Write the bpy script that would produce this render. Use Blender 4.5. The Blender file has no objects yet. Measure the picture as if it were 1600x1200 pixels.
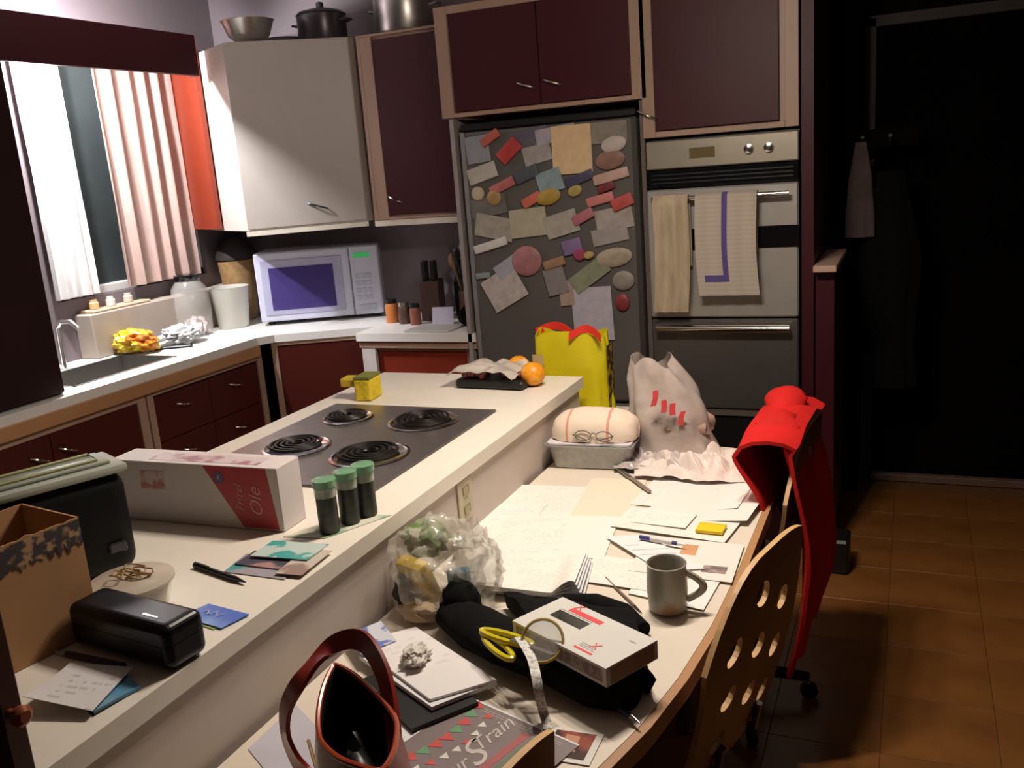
import bpy, bmesh, math, random
from mathutils import Vector, Matrix, noise
PI=math.pi
sc=bpy.context.scene; C=sc.collection
random.seed(7)
# ---------------------------------------------------------------- camera, world, lights, exposure
F=1434.0; YAW,PIT,ROL=0.4208,0.23415,-0.07725; CAM=Vector((0,0,1.65))
cy,sy,cp,sp=math.cos(YAW),math.sin(YAW),math.cos(PIT),math.sin(PIT)
FW=Vector((-sy*cp,cy*cp,-sp)); RT=Vector((cy,sy,0)); UPV=RT.cross(FW)
cr,sr=math.cos(ROL),math.sin(ROL)
RV=RT*cr+UPV*sr; UV_=UPV*cr-RT*sr
cd=bpy.data.cameras.new('camera'); cam=bpy.data.objects.new('camera',cd); C.objects.link(cam)
cd.sensor_width=36; cd.lens=F/1600*36; cd.clip_start=.02; cd.clip_end=60
m=Matrix((RV,UV_,-FW)).transposed().to_4x4(); m.translation=CAM; cam.matrix_world=m
sc.camera=cam
w=bpy.data.worlds.new('world'); sc.world=w; w.use_nodes=True
w.node_tree.nodes['Background'].inputs[0].default_value=(1,.86,.78,1)
w.node_tree.nodes['Background'].inputs[1].default_value=.012
def lamp(name,typ,loc,e,col,size=.05,rot=None,sizey=None):
    l=bpy.data.lights.new(name,typ); l.energy=e; l.color=col
    if typ=='AREA':
        l.size=size
        if sizey: l.shape='RECTANGLE'; l.size_y=sizey
    else: l.shadow_soft_size=size
    o=bpy.data.objects.new(name,l); o.location=loc
    if rot: o.rotation_euler=rot
    C.objects.link(o); return o
for k in range(3):      # three warm bulbs of the ceiling fitting over the desk
    P_=(-.80+.14*k,2.0+.1*k,2.22)
    lamp('ceiling_bulb','POINT',P_,7,(1,.87,.74),.045)
    l_=lamp('shaded_bulb','SPOT',P_,19,(1,.87,.74),.045); l_.data.spot_size=math.radians(172); l_.data.spot_blend=1   # the shade throws the light downwards
lamp('sink_tube_light','POINT',(-3.27,2.86,2.318),92,(.97,.97,1),.03)
lamp('sink_tube_light','POINT',(-3.27,3.05,2.318),34,(.97,.97,1),.03)
sc.view_settings.view_transform='Standard'; sc.view_settings.look='None'
sc.view_settings.exposure=.58; sc.view_settings.gamma=1
try: sc.view_settings.use_curve_mapping=False
except Exception: pass

# ---------------------------------------------------------------- surveying helpers: a ray of the photograph meets a real surface
def ray(x,y): return FW+RV*((x-800)/F)+UV_*((600-y)/F)
def on(x,y,z): d=ray(x,y); return CAM+d*((z-CAM.z)/d.z)
def onx(x,y,X): d=ray(x,y); return CAM+d*(X/d.x)
def ony(x,y,Y): d=ray(x,y); return CAM+d*(Y/d.y)

# ---------------------------------------------------------------- materials
MC={}
def mat(name,col,rough=.5,metal=0,var=.08,scale=12,bump=0,alpha=1,trans=0,emit=0,coat=0,sub=0,stretch=None,sheen=0,spec=None):
    if name in MC: return MC[name]
    m=bpy.data.materials.new(name); m.use_nodes=True; nt=m.node_tree; b=nt.nodes['Principled BSDF']
    c4=(*col,1)
    b.inputs['Base Color'].default_value=c4; b.inputs['Roughness'].default_value=rough; b.inputs['Metallic'].default_value=metal
    tc=nt.nodes.new('ShaderNodeTexCoord'); src=tc.outputs['Object']
    if stretch:
        mp=nt.nodes.new('ShaderNodeMapping'); mp.inputs['Scale'].default_value=stretch; nt.links.new(src,mp.inputs[0]); src=mp.outputs[0]
    n=nt.nodes.new('ShaderNodeTexNoise'); n.inputs['Scale'].default_value=scale; n.inputs['Detail'].default_value=5
    nt.links.new(src,n.inputs['Vector'])
    r=nt.nodes.new('ShaderNodeValToRGB'); e=r.color_ramp.elements
    e[0].position=.3; e[1].position=.7
    e[0].color=tuple(max(0,x*(1-var)) for x in col)+(1,); e[1].color=tuple(min(1,x*(1+var)) for x in col)+(1,)
    nt.links.new(n.outputs['Fac'],r.inputs['Fac']); nt.links.new(r.outputs['Color'],b.inputs['Base Color'])
    if bump:
        bp=nt.nodes.new('ShaderNodeBump'); bp.inputs['Strength'].default_value=bump; bp.inputs['Distance'].default_value=.01
        nt.links.new(n.outputs['Fac'],bp.inputs['Height']); nt.links.new(bp.outputs['Normal'],b.inputs['Normal'])
    if spec is not None: b.inputs['Specular IOR Level'].default_value=spec
    if alpha<1: b.inputs['Alpha'].default_value=alpha
    if trans: b.inputs['Transmission Weight'].default_value=trans
    if coat: b.inputs['Coat Weight'].default_value=coat; b.inputs['Coat Roughness'].default_value=.1
    if sheen: b.inputs['Sheen Weight'].default_value=sheen
    if emit:
        b.inputs['Emission Color'].default_value=c4; b.inputs['Emission Strength'].default_value=emit
    MC[name]=m; return m
def printmat(name,base,ink,freq=90,thr=.5,wordsc=120,margin=.012,w=.2,l=.28,rough=.6,strength=.75,fill=.42):
    """flat print: rows of word-like dashes in UV metres"""
    if name in MC: return MC[name]
    m=bpy.data.materials.new(name); m.use_nodes=True; nt=m.node_tree; b=nt.nodes['Principled BSDF']; L=nt.links.new
    b.inputs['Roughness'].default_value=rough
    tc=nt.nodes.new('ShaderNodeTexCoord'); sx=nt.nodes.new('ShaderNodeSeparateXYZ'); L(tc.outputs['UV'],sx.inputs[0])
    def M(op,a,bb=None):
        n=nt.nodes.new('ShaderNodeMath'); n.operation=op
        for i,v in enumerate((a,bb)):
            if v is None: continue
            if isinstance(v,(int,float)): n.inputs[i].default_value=v
            else: L(v,n.inputs[i])
        return n.outputs[0]
    yf=M('MULTIPLY',sx.outputs[1],freq); fr=M('FRACT',yf); row=M('FLOOR',yf)
    inrow=M('LESS_THAN',fr,fill)
    cx=nt.nodes.new('ShaderNodeCombineXYZ'); L(M('MULTIPLY',sx.outputs[0],wordsc),cx.inputs[0]); L(M('MULTIPLY',row,3.7),cx.inputs[1])
    n=nt.nodes.new('ShaderNodeTexNoise'); n.inputs['Scale'].default_value=1; n.inputs['Detail'].default_value=1; L(cx.outputs[0],n.inputs['Vector'])
    word=M('GREATER_THAN',n.outputs['Fac'],thr)
    # paragraphs
    cx2=nt.nodes.new('ShaderNodeCombineXYZ'); L(M('MULTIPLY',sx.outputs[0],9),cx2.inputs[0]); L(M('MULTIPLY',row,.28),cx2.inputs[1])
    n2=nt.nodes.new('ShaderNodeTexNoise'); n2.inputs['Scale'].default_value=1; L(cx2.outputs[0],n2.inputs['Vector'])
    para=M('GREATER_THAN',n2.outputs['Fac'],.47)
    f=M('MULTIPLY',M('MULTIPLY',inrow,word),para)
    for s,lim in((0,w),(1,l)):
        f=M('MULTIPLY',f,M('GREATER_THAN',sx.outputs[s],margin)); f=M('MULTIPLY',f,M('LESS_THAN',sx.outputs[s],lim-margin))
    f=M('MULTIPLY',f,strength)
    mx=nt.nodes.new('ShaderNodeMix'); mx.data_type='RGBA'; L(f,mx.inputs[0]); mx.inputs[6].default_value=(*base,1); mx.inputs[7].default_value=(*ink,1)
    L(mx.outputs[2],b.inputs['Base Color']); MC[name]=m; return m
def stainmat(name,base,stain,scale,lo,hi,rough=.4,bump=0):
    if name in MC: return MC[name]
    m=bpy.data.materials.new(name); m.use_nodes=True; nt=m.node_tree; b=nt.nodes['Principled BSDF']; b.inputs['Roughness'].default_value=rough
    tc=nt.nodes.new('ShaderNodeTexCoord'); n=nt.nodes.new('ShaderNodeTexNoise'); n.inputs['Scale'].default_value=scale; n.inputs['Detail'].default_value=6
    nt.links.new(tc.outputs['Object'],n.inputs['Vector']); r=nt.nodes.new('ShaderNodeValToRGB'); e=r.color_ramp.elements
    e[0].position=lo; e[1].position=hi; e[0].color=(*base,1); e[1].color=(*stain,1)
    nt.links.new(n.outputs['Fac'],r.inputs[0]); nt.links.new(r.outputs[0],b.inputs['Base Color'])
    if bump:
        bp=nt.nodes.new('ShaderNodeBump'); bp.inputs['Strength'].default_value=bump; bp.inputs['Distance'].default_value=.01
        nt.links.new(n.outputs['Fac'],bp.inputs['Height']); nt.links.new(bp.outputs['Normal'],b.inputs['Normal'])
    MC[name]=m; return m
WHITE=mat('white_laminate',(.78,.72,.62),.38,var=.02)
IVORY=mat('sink_counter_laminate',(.76,.74,.70),.35,var=.02)
MAROON=mat('maroon_laminate',(.052,.007,.011),.45,var=.06,scale=3,spec=.3)
DKMAR=mat('dark_maroon_wood',(.020,.005,.005),.5,spec=.25,var=.15,scale=4)
MARB=mat('maroon_base_laminate',(.062,.008,.005),.42,var=.06,scale=3,spec=.35)
MAPLE=mat('maple_frame',(.38,.25,.18),.45,var=.12,scale=6,stretch=(1,1,.12))
OAK=mat('wood_nosing',(.42,.22,.10),.45,var=.15,scale=8,stretch=(.2,.2,1))
DOORW=mat('white_cabinet_door',(.46,.41,.37),.4,var=.02)
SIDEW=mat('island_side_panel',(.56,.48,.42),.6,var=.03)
STEEL=mat('brushed_steel',(.50,.48,.45),.32,1,var=.06,scale=30,stretch=(1,1,20))
DSTEEL=mat('dark_steel',(.16,.15,.14),.38,.7,var=.06)
CHROME=mat('chrome',(.75,.73,.70),.15,1,var=0)
BLACK=mat('black_plastic',(.006,.006,.006),.42,var=.1)
GLOSSB=mat('glossy_black',(.005,.005,.006),.12,var=.05,coat=.5)
BFAB=mat('black_fabric',(.004,.004,.004),.95,var=.3,scale=30,bump=.35,spec=.15)
PLY=mat('plywood_veneer',(.13,.052,.018),.4,var=.18,scale=5,stretch=(1,1,.2))
PLYE=mat('plywood_edge',(.62,.38,.17),.55,var=.12,scale=40,stretch=(6,1,1))
PAPER=mat('white_paper',(.84,.80,.74),.7,var=.015)
PAPERC=mat('cool_white_paper',(.72,.73,.75),.65,var=.02)
GLASSD=mat('night_window_glass',(.035,.042,.042),.08,var=.25,scale=2)
CLEARP=mat('clear_plastic',(.78,.75,.70),.18,var=.05,alpha=.30,coat=.6)
FILM=mat('thin_plastic_film',(.80,.72,.64),.28,var=.10,scale=25,bump=.4,alpha=.52,coat=.5)

# ---------------------------------------------------------------- mesh helpers
def NB(): return bmesh.new()
def box(bm,a,b,bev=0,M=None,seg=1):
    r=bmesh.ops.create_cube(bm,size=1); vs=r['verts']
    s=[b[i]-a[i] for i in range(3)]; c=[(a[i]+b[i])/2 for i in range(3)]
    for v in vs: v.co=Vector((v.co.x*s[0]+c[0],v.co.y*s[1]+c[1],v.co.z*s[2]+c[2]))
    if bev:
        es={e for v in vs for e in v.link_edges}
        rr=bmesh.ops.bevel(bm,geom=list(es),offset=bev,segments=seg,affect='EDGES',profile=.5)
        vs=list({v for f in rr['faces'] for v in f.verts}|{v for v in vs if v.is_valid})
    if M:
        for v in vs: v.co=M@v.co
    return vs
def tube(bm,pts,r,seg=8,closed=False,flat=1.0):
    pts=[Vector(p) for p in pts]; n=len(pts); rings=[]
    rr=r if isinstance(r,(list,tuple)) else [r]*n
    up=Vector((0,0,1))
    prev=None
    for i,p in enumerate(pts):
        t=(pts[(i+1)%n]-pts[i-1]) if closed else (pts[min(i+1,n-1)]-pts[max(i-1,0)])
        if t.length<1e-9: t=Vector((0,0,1))
        t.normalize()
        a=prev-t*prev.dot(t) if prev is not None else (up.cross(t) if abs(t.z)<.95 else Vector((1,0,0)).cross(t))
        if a.length<1e-6: a=Vector((1,0,0)).cross(t)
        a.normalize(); prev=a; b=t.cross(a)
        rings.append([bm.verts.new(p+a*(rr[i]*math.cos(2*PI*k/seg))+b*(rr[i]*flat*math.sin(2*PI*k/seg))) for k in range(seg)])
    for i in range(n if closed else n-1):
        A,B=rings[i],rings[(i+1)%n]
        for k in range(seg): bm.faces.new((A[k],A[(k+1)%seg],B[(k+1)%seg],B[k]))
    if not closed:
        bm.faces.new(rings[0][::-1]); bm.faces.new(rings[-1])
def lathe(bm,prof,c=(0,0,0),seg=24,M=None,sx=1,sy=1):
    rings=[]
    for r,z in prof:
        rings.append([bm.verts.new(Vector((c[0]+sx*r*math.cos(2*PI*k/seg),c[1]+sy*r*math.sin(2*PI*k/seg),c[2]+z))) for k in range(seg)])
    if M:
        for R in rings:
            for v in R: v.co=M@v.co
    for A,B in zip(rings,rings[1:]):
        for k in range(seg): bm.faces.new((A[k],A[(k+1)%seg],B[(k+1)%seg],B[k]))
    bm.faces.new(rings[0][::-1]); bm.faces.new(rings[-1])
def prism(bm,poly,z0,z1):
    a=[bm.verts.new((x,y,z0)) for x,y in poly]; b=[bm.verts.new((x,y,z1)) for x,y in poly]; n=len(poly)
    bm.faces.new(a[::-1]); bm.faces.new(b)
    for i in range(n): bm.faces.new((a[i],a[(i+1)%n],b[(i+1)%n],b[i]))
def surf(bm,fn,nu,nv,th,nrm=None):
    """closed thin sheet: fn(u,v)->Vector ; th thickness"""
    P=[[Vector(fn(i/nu,j/nv)) for j in range(nv+1)] for i in range(nu+1)]
    uvl=bm.loops.layers.uv.verify()
    top=[];bot=[]
    for i in range(nu+1):
        tr=[];br=[]
        for j in range(nv+1):
            du=P[min(i+1,nu)][j]-P[max(i-1,0)][j]; dv=P[i][min(j+1,nv)]-P[i][max(j-1,0)]
            n=du.cross(dv); n=n.normalized() if n.length>1e-12 else Vector((0,0,1))
            tr.append(bm.verts.new(P[i][j]+n*th/2)); br.append(bm.verts.new(P[i][j]-n*th/2))
        top.append(tr);bot.append(br)
    W=sum((P[i+1][0]-P[i][0]).length for i in range(nu)); H=sum((P[0][j+1]-P[0][j]).length for j in range(nv))
    for i in range(nu):
        for j in range(nv):
            f=bm.faces.new((top[i][j],top[i+1][j],top[i+1][j+1],top[i][j+1]))
            for lp,(a,b) in zip(f.loops,((i,j),(i+1,j),(i+1,j+1),(i,j+1))): lp[uvl].uv=(a/nu*W,b/nv*H)
            f=bm.faces.new((bot[i][j],bot[i][j+1],bot[i+1][j+1],bot[i+1][j]))
            for lp,(a,b) in zip(f.loops,((i,j),(i,j+1),(i+1,j+1),(i+1,j))): lp[uvl].uv=(a/nu*W,b/nv*H)
    for i in range(nu):
        bm.faces.new((top[i][0],bot[i][0],bot[i+1][0],top[i+1][0])); bm.faces.new((top[i][nv],top[i+1][nv],bot[i+1][nv],bot[i][nv]))
    for j in range(nv):
        bm.faces.new((top[0][j],top[0][j+1],bot[0][j+1],bot[0][j])); bm.faces.new((top[nu][j],bot[nu][j],bot[nu][j+1],top[nu][j+1]))
    return W,H
def blob(bm,c,r,amp=.15,seed=0,sub=4,fr=3.,floor=None,fold=0):
    res=bmesh.ops.create_icosphere(bm,subdivisions=sub,radius=1)
    for v in res['verts']:
        d=v.co.normalized(); q=d*fr+Vector((seed*3.1,seed*1.7,seed))
        k=1+amp*noise.noise(q)*2+amp*.6*noise.noise(q*2.3)
        if fold: k+=fold*(abs(noise.noise(q*1.7))-.2)*2
        v.co=Vector((c[0]+d.x*r[0]*k,c[1]+d.y*r[1]*k,c[2]+d.z*r[2]*k))
        if floor is not None and v.co.z<floor: v.co.z=floor
    return res['verts']
def loft(bm,path,seg=20,amp=0,seed=0,floor=None):
    """path: (center, (w,h), side vector)"""
    rings=[]
    for i,(c,(wd,hh),s) in enumerate(path):
        s=Vector(s).normalized(); ring=[]
        for k in range(seg):
            a=2*PI*k/seg; q=Vector((c[0]*14+math.cos(a)+seed,c[1]*14+math.sin(a),c[2]*14))
            f=1+amp*2*noise.noise(q)
            p=Vector(c)+s*(wd*math.cos(a)*f)+Vector((0,0,1))*(hh*math.sin(a)*f)
            if floor is not None and p.z<floor: p.z=floor
            ring.append(bm.verts.new(p))
        rings.append(ring)
    for A,B in zip(rings,rings[1:]):
        for k in range(seg): bm.faces.new((A[k],A[(k+1)%seg],B[(k+1)%seg],B[k]))
    bm.faces.new(rings[0][::-1]); bm.faces.new(rings[-1])
def tag(o,label=None,cat=None,group=None,kind=None):
    if label: o['label']=label
    if cat: o['category']=cat
    if group: o['group']=group
    if kind: o['kind']=kind
    return o
def obj(name,bm,m,parent=None,loc=None,rot=None,smooth=False):
    bmesh.ops.recalc_face_normals(bm,faces=bm.faces)
    me=bpy.data.meshes.new(name)
    if smooth:
        for f in bm.faces: f.smooth=True
        for e in bm.edges:
            if len(e.link_faces)==2 and e.calc_face_angle(0)>.7: e.smooth=False
    bm.to_mesh(me); bm.free()
    for x in (m if isinstance(m,(list,tuple)) else [m]): me.materials.append(x)
    o=bpy.data.objects.new(name,me); C.objects.link(o)
    if parent: o.parent=parent
    if loc is not None: o.location=loc
    if rot is not None: o.rotation_euler=rot if not isinstance(rot,(int,float)) else (0,0,rot)
    return o
def thing(name,label,cat,loc=(0,0,0),rz=0,group=None):
    o=bpy.data.objects.new(name,None); o.empty_display_size=.05; C.objects.link(o); o.location=loc; o.rotation_euler=(0,0,rz)
    return tag(o,label,cat,group)
def bobj(name,a,b,m,parent=None,bev=0,loc=None,rot=None,smooth=False,seg=1):
    bm=NB(); box(bm,a,b,bev,seg=seg); return obj(name,bm,m,parent,loc,rot,smooth)
def struct(o): o['kind']='structure'; return o
def copytree(o,parent=None):
    c=o.copy(); C.objects.link(c); c.parent=parent
    for ch in list(o.children): copytree(ch,c)
    return c
def letter(s,size,m,parent,loc,rot=(0,0,0),name='lettering',shear=0,ext=.0004,space=1.,align='CENTER'):
    cu=bpy.data.curves.new('t','FONT'); cu.body=s; cu.size=size; cu.extrude=ext; cu.shear=shear; cu.space_character=space; cu.align_x=align; cu.align_y='CENTER'; cu.resolution_u=3
    t=bpy.data.objects.new('t',cu); C.objects.link(t); dg=bpy.context.evaluated_depsgraph_get(); dg.update()
    me=bpy.data.meshes.new_from_object(t.evaluated_get(dg)); bpy.data.objects.remove(t)
    o=bpy.data.objects.new(name,me); me.materials.clear(); me.materials.append(m); C.objects.link(o)
    if parent: o.parent=parent
    o.location=loc; o.rotation_euler=rot; return o
def sheet(name,label,cat,px,z,m,th=.0006,bend=None,group=None,parent=None,n=10,plane='z'):
    """flat thing given by four corners on a surface"""
    f={'z':lambda p:on(p[0],p[1],z),'y':lambda p:ony(p[0],p[1],z),'x':lambda p:onx(p[0],p[1],z)}[plane]
    c=[f(p) for p in px]; o0=sum(c,Vector())/4
    if parent is None: c=[p-o0 for p in c]
    # rectangle-ise: keep average side vectors
    u=((c[1]-c[0])+(c[2]-c[3]))/2; v=((c[3]-c[0])+(c[2]-c[1]))/2; cc=sum(c,Vector())/4
    def fn(a,b):
        p=cc+u*(a-.5)+v*(b-.5)
        if bend: p=p+Vector((0,0,bend(a,b)))
        return p
    bm=NB(); surf(bm,fn,n,n,th); o=obj(name,bm,m,parent,None if parent else o0,smooth=True)
    if label: tag(o,label,cat,group)
    o['_']=0; del o['_']
    return o
def handle(parent,p,axis,L=.09,m=None,out=(0,-1,0),name='handle'):
    """bow handle: centre p, along axis, standing off by out"""
    a=Vector(axis).normalized(); o=Vector(out).normalized(); pts=[]
    for k in range(9):
        t=k/8-.5; pts.append(Vector(p)+a*(t*L)+o*(.003+.022*math.sin((t+.5)*PI)**.6))
    bm=NB(); tube(bm,pts,.0045,6); return obj(name,bm,m or CHROME,parent,smooth=True)

# ================================================================ SETTING
ZI,ZD,ZC=.91,.71,.91
fl=struct(bobj('floor',(-3.7,-1.2,-.06),(2.2,4.7,-.004),mat('floor_grout',(.14,.058,.015),.8)))
TILE=stainmat('cork_tile',(.24,.095,.022),(.13,.046,.010),4,.35,.75,.42,.05)
tbm=NB(); box(tbm,(.0008,.0008,-.004),(.2992,.2992,0),.0008); t0=obj('floor_tile',tbm,TILE,fl,(-.65,.3,0))
for i in range(9):
    for j in range(14):
        if i==0 and j==0: continue
        t=t0.copy(); C.objects.link(t); t.parent=fl; t.location=(-.65+.3*i,.3+.3*j,random.uniform(-.0006,0)); t.rotation_euler=(0,0,0)
WALLM=mat('lavender_wall_paint',(.18,.145,.155),.75,var=.05,scale=2)
BSPL=mat('beige_backsplash',(.40,.34,.28),.5,var=.05)
def wall(name,boxes,m):
    bm=NB()
    for a,b in boxes: box(bm,a,b)
    return struct(obj(name,bm,m))
wall('wall_left',[((-3.72,-1.2,0),(-3.6,3.02,2.7)),((-3.72,4.02,0),(-3.6,4.45,2.7)),((-3.72,3.02,0),(-3.6,4.02,1.19)),((-3.72,3.02,2.33),(-3.6,4.02,2.7))],WALLM)
wall('wall_back',[((-3.6,4.35,0),(-.40,4.45,2.7))],WALLM)
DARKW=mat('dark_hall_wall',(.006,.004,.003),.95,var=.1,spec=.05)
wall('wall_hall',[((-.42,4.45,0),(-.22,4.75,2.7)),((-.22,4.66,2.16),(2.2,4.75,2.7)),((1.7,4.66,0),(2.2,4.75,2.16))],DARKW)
ceil=struct(bobj('ceiling',(-3.72,-1.2,2.7),(2.2,4.75,2.8),mat('ceiling_paint',(.28,.26,.25),.85)))
# hall door
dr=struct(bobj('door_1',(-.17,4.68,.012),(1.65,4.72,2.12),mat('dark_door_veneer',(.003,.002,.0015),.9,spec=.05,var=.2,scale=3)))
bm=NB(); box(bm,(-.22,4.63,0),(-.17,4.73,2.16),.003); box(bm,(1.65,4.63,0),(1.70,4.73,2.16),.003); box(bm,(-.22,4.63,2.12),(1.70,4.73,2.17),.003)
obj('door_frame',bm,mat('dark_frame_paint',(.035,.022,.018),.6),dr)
struct(bobj('baseboard_back',(-.17,4.62,0),(1.65,4.66,.035),mat('baseboard_brown',(.14,.085,.06),.6),bev=.003))
# window
wn=struct(bobj('window_1',(-3.675,3.06,1.23),(-3.665,3.98,2.29),GLASSD))
bm=NB(); FR=.04
box(bm,(-3.70,3.02,1.19),(-3.62,3.02+FR,2.33),.003);box(bm,(-3.70,4.02-FR,1.19),(-3.62,4.02,2.33),.003)
box(bm,(-3.70,3.02,1.19),(-3.62,4.02,1.19+FR),.003);box(bm,(-3.70,3.02,2.33-FR),(-3.62,4.02,2.33),.003)
obj('window_frame',bm,mat('window_frame_white',(.55,.53,.5),.5),wn)
struct(bobj('trim_1',(-3.6,3.09,.91),(-3.49,4.3,1.12),BSPL,bev=.006))      # raised ledge behind the sink counter
tag(bobj('ledge_tray',(0,0,0),(.09,.36,.012),mat('tray_wood',(.6,.42,.28),.5),bev=.004,loc=(-3.59,3.12,1.121)),'long pale wooden tray on the ledge under the window','tray')
for k,(yy,cl,lb) in enumerate([(3.17,(.75,.45,.22),'small orange jar at the near end of the window ledge tray'),(3.27,(.7,.66,.6),'small cream jar in the middle of the window ledge tray'),(3.38,(.55,.5,.42),'small beige jar at the far end of the window ledge tray')]):
    bm=NB(); lathe(bm,[(.018,0),(.022,.004),(.022,.03),(.016,.036),(.016,.045)],seg=14); tag(obj('jar',bm,mat('ledge_jar%d'%k,cl,.4),None,(-3.545,yy,1.1335),smooth=True),lb,'jar')

# curtains
def curtain(name,label,y0,y1,mm,amp,nf,ph):
    def fn(u,v):
        z=2.36-v*1.155; y=y0+(y1-y0)*u; s=math.sin((u+.02*math.sin(u*9+ph))*nf*2*PI+ph)+.35*math.sin(u*nf*2.63*PI)
        return Vector((-3.545+amp*s*(.6+.4*v)+.006*noise.noise(Vector((u*20,v*3,ph))),y+.012*math.cos(u*nf*2*PI+ph)*v,z))
    bm=NB(); surf(bm,fn,90,12,.002); return tag(obj(name,bm,mm,None,smooth=True),label,'curtain')
rod=tag(obj('curtain_rod',(lambda b:(tube(b,[(-3.575,2.92,2.40),(-3.575,4.05,2.40)],.007,8),b)[1])(NB()),MAPLE),'thin curtain rod above the window behind the dark valance','curtain rod')
curtain('curtain','white sheer curtain bunched at the left side of the window',2.96,3.20,mat('sheer_white',(.62,.60,.58),.8),.016,4,0)
curtain('curtain','pinkish curtain drawn across the right part of the window',3.385,3.90,mat('sheer_pink',(.42,.29,.25),.85,var=.05),.018,5,1)
# valance + lamp
vt=thing('valance','long dark maroon valance board over the window',"valance",(-3.15,3.1,2.17))
bobj('board',(-.012,-.62,0),(.012,.56,.185),MAROON,vt,bev=.002)
bobj('end_cap',(-.05,.545,.0),(-.013,.560,.185),MAROON,vt)
lt=thing('sink_lamp','short bare fluorescent lamp hidden behind the maroon valance','lamp',(-3.27,2.95,2.345))
bobj('housing',(-.03,-.2,0),(.03,.2,.03),mat('lamp_housing',(.7,.7,.7),.4),lt,bev=.004)
bm=NB(); tube(bm,[(0,-.18,-.012),(0,.18,-.012)],.008,10); obj('tube',bm,mat('lit_tube',(1,.98,.96),.5,emit=9,var=0),lt)
# maroon filler board beside window, strong lamp light put into its orange colour
tag(bobj('filler_panel',(-.36,-.012,1.44),(.0,.012,2.36),mat('lamplit_maroon_laminate',(.20,.024,.008),.4,var=.05),loc=(-3.262,3.788,0),rot=-.45),'upright maroon filler board painted as brightly lit orange between curtain and white corner cabinet','panel')

# ================================================================ SINK RUN
ct=thing('sink_countertop','white laminate countertop running under the window and round the corner','countertop',(0,0,0))
bm=NB(); z0,z1=.872,.91
XF=-2.98
for a,b in [((-3.6,1.2),(XF,2.60)),((-3.6,2.60),(-3.445,3.18)),((-3.095,2.60),(XF,3.18))]: box(bm,(a[0],a[1],z0),(b[0],b[1],z1))
prism(bm,[(-3.6,3.18),(XF,3.18),(XF,3.60),(-2.93,3.68),(-2.475,3.90),(-2.475,3.72),(-1.83,3.72),(-1.83,4.35),(-3.6,4.35)],z0,z1)
obj('slab',bm,IVORY,ct)
bm=NB(); box(bm,(XF-.03,1.2,.815),(XF+.006,3.62,.872),.004)
obj('nosing',bm,OAK,ct)
bm=NB(); box(bm,(-2.47,3.735,.835),(-1.83,3.765,.872),.002); obj('nosing',bm,MAPLE,ct)
sk=thing('kitchen_sink','stainless steel sink basin set in the white counter near the window','sink',(-3.27,2.89,.905))
bm=NB()
for a,b in [((-.17,-.29,-.16),(.17,.29,-.15)),((-.17,-.29,-.16),(-.16,.29,.007)),((.16,-.29,-.16),(.17,.29,.007)),((-.17,-.29,-.16),(.17,-.28,.007)),((-.17,.28,-.16),(.17,.29,.007))]: box(bm,a,b)
obj('basin',bm,STEEL,sk)
bm=NB(); tube(bm,[(-.21,0,.005),(-.21,0,.19),(-.18,0,.22),(-.12,0,.22),(-.08,0,.19)],.011,10); obj('faucet',bm,CHROME,sk,smooth=True)

def cab(name,label,x0,x1,z0,z1,depth,loc,rz,doors,fr=.045,frm=MAPLE,dm=MAROON,bodym=MAPLE,bot=None,gap=.004,cat='cabinet',btop=None):
    """front faces -y in local; doors=list of (name,x0,x1,z0,z1,handle(x,z,dirx,dirz) or None)"""
    t=thing(name,label,cat,loc,rz)
    bobj('body',(x0,.02,z0),(x1,depth,btop or z1),bodym,t)
    bm=NB(); f=fr
    box(bm,(x0,0,z0),(x0+f,.019,z1),.002); box(bm,(x1-f,0,z0),(x1,.019,z1),.002)
    box(bm,(x0+f,0,z1-f*.55),(x1-f,.019,z1),.002); box(bm,(x0+f,0,z0),(x1-f,.019,z0+(bot or f*.55)),.002)
    obj('face_frame',bm,frm,t)
    for nm,a,b,c,d,h in doors:
        dd=bobj(nm,(a+gap/2,.004,c+gap/2),(b-gap/2,.0185,d-gap/2),dm,t,bev=.002)
        if h: handle(dd,(h[0],.004,h[1]),(h[2],0,h[3]),out=(0,-1,0),m=h[4] if len(h)>4 else CHROME)
    return t
R90=PI/2   # local -y -> world +x
# sink run base cabinets (front plane x=-3.0): local x along world y
cab('base_cabinet','maroon double door base cabinet under the sink',0,.98,.1,.812,.57,(-3.0,1.88,0),R90,
    [('door',.045,.49,.125,.787,(.43,.70,.8,-.35)),('door',.49,.935,.125,.787,(.56,.70,.8,-.35))],btop=.742,dm=MARB)
rows=[(.125,.36),(.36,.58),(.58,.787)]
cab('drawer_cabinet','dark maroon drawer cabinet between the sink cabinet and the corner',0,.78,.1,.812,.57,(-3.0,2.87,0),R90,
    [('drawer',a,b,r0,r1,((a+b)/2,(r0+r1)/2+.03,1,-.25)) for a,b in((.03,.385),(.385,.74)) for r0,r1 in rows],fr=.035,btop=.742,dm=MARB)
cab('corner_base_cabinet','narrow dark maroon corner cabinet under the microwave counter',0,.50,.1,.868,.35,(-2.955,3.675,0),math.atan2(.22,.46),
    [('door',.03,.47,.125,.85,None)],fr=.03,dm=MARB)
cab('end_base_cabinet','maroon base cabinet painted as orange lit right of the corner beside the fridge',0,.588,.1,.833,.56,(-2.46,3.76,0),0,
    [('door',.075,.565,.125,.822,(.47,.70,1,-.3))],fr=.028,dm=mat('lit_maroon_laminate',(.20,.026,.012),.35,var=.06))  # door is a brighter copy of the maroon, the light on it painted in
bobj('end_stile',(-2.46,3.738,.1),(-2.385,3.758,.835),mat('pale_stile',(.55,.50,.48),.5)).parent=None
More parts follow.
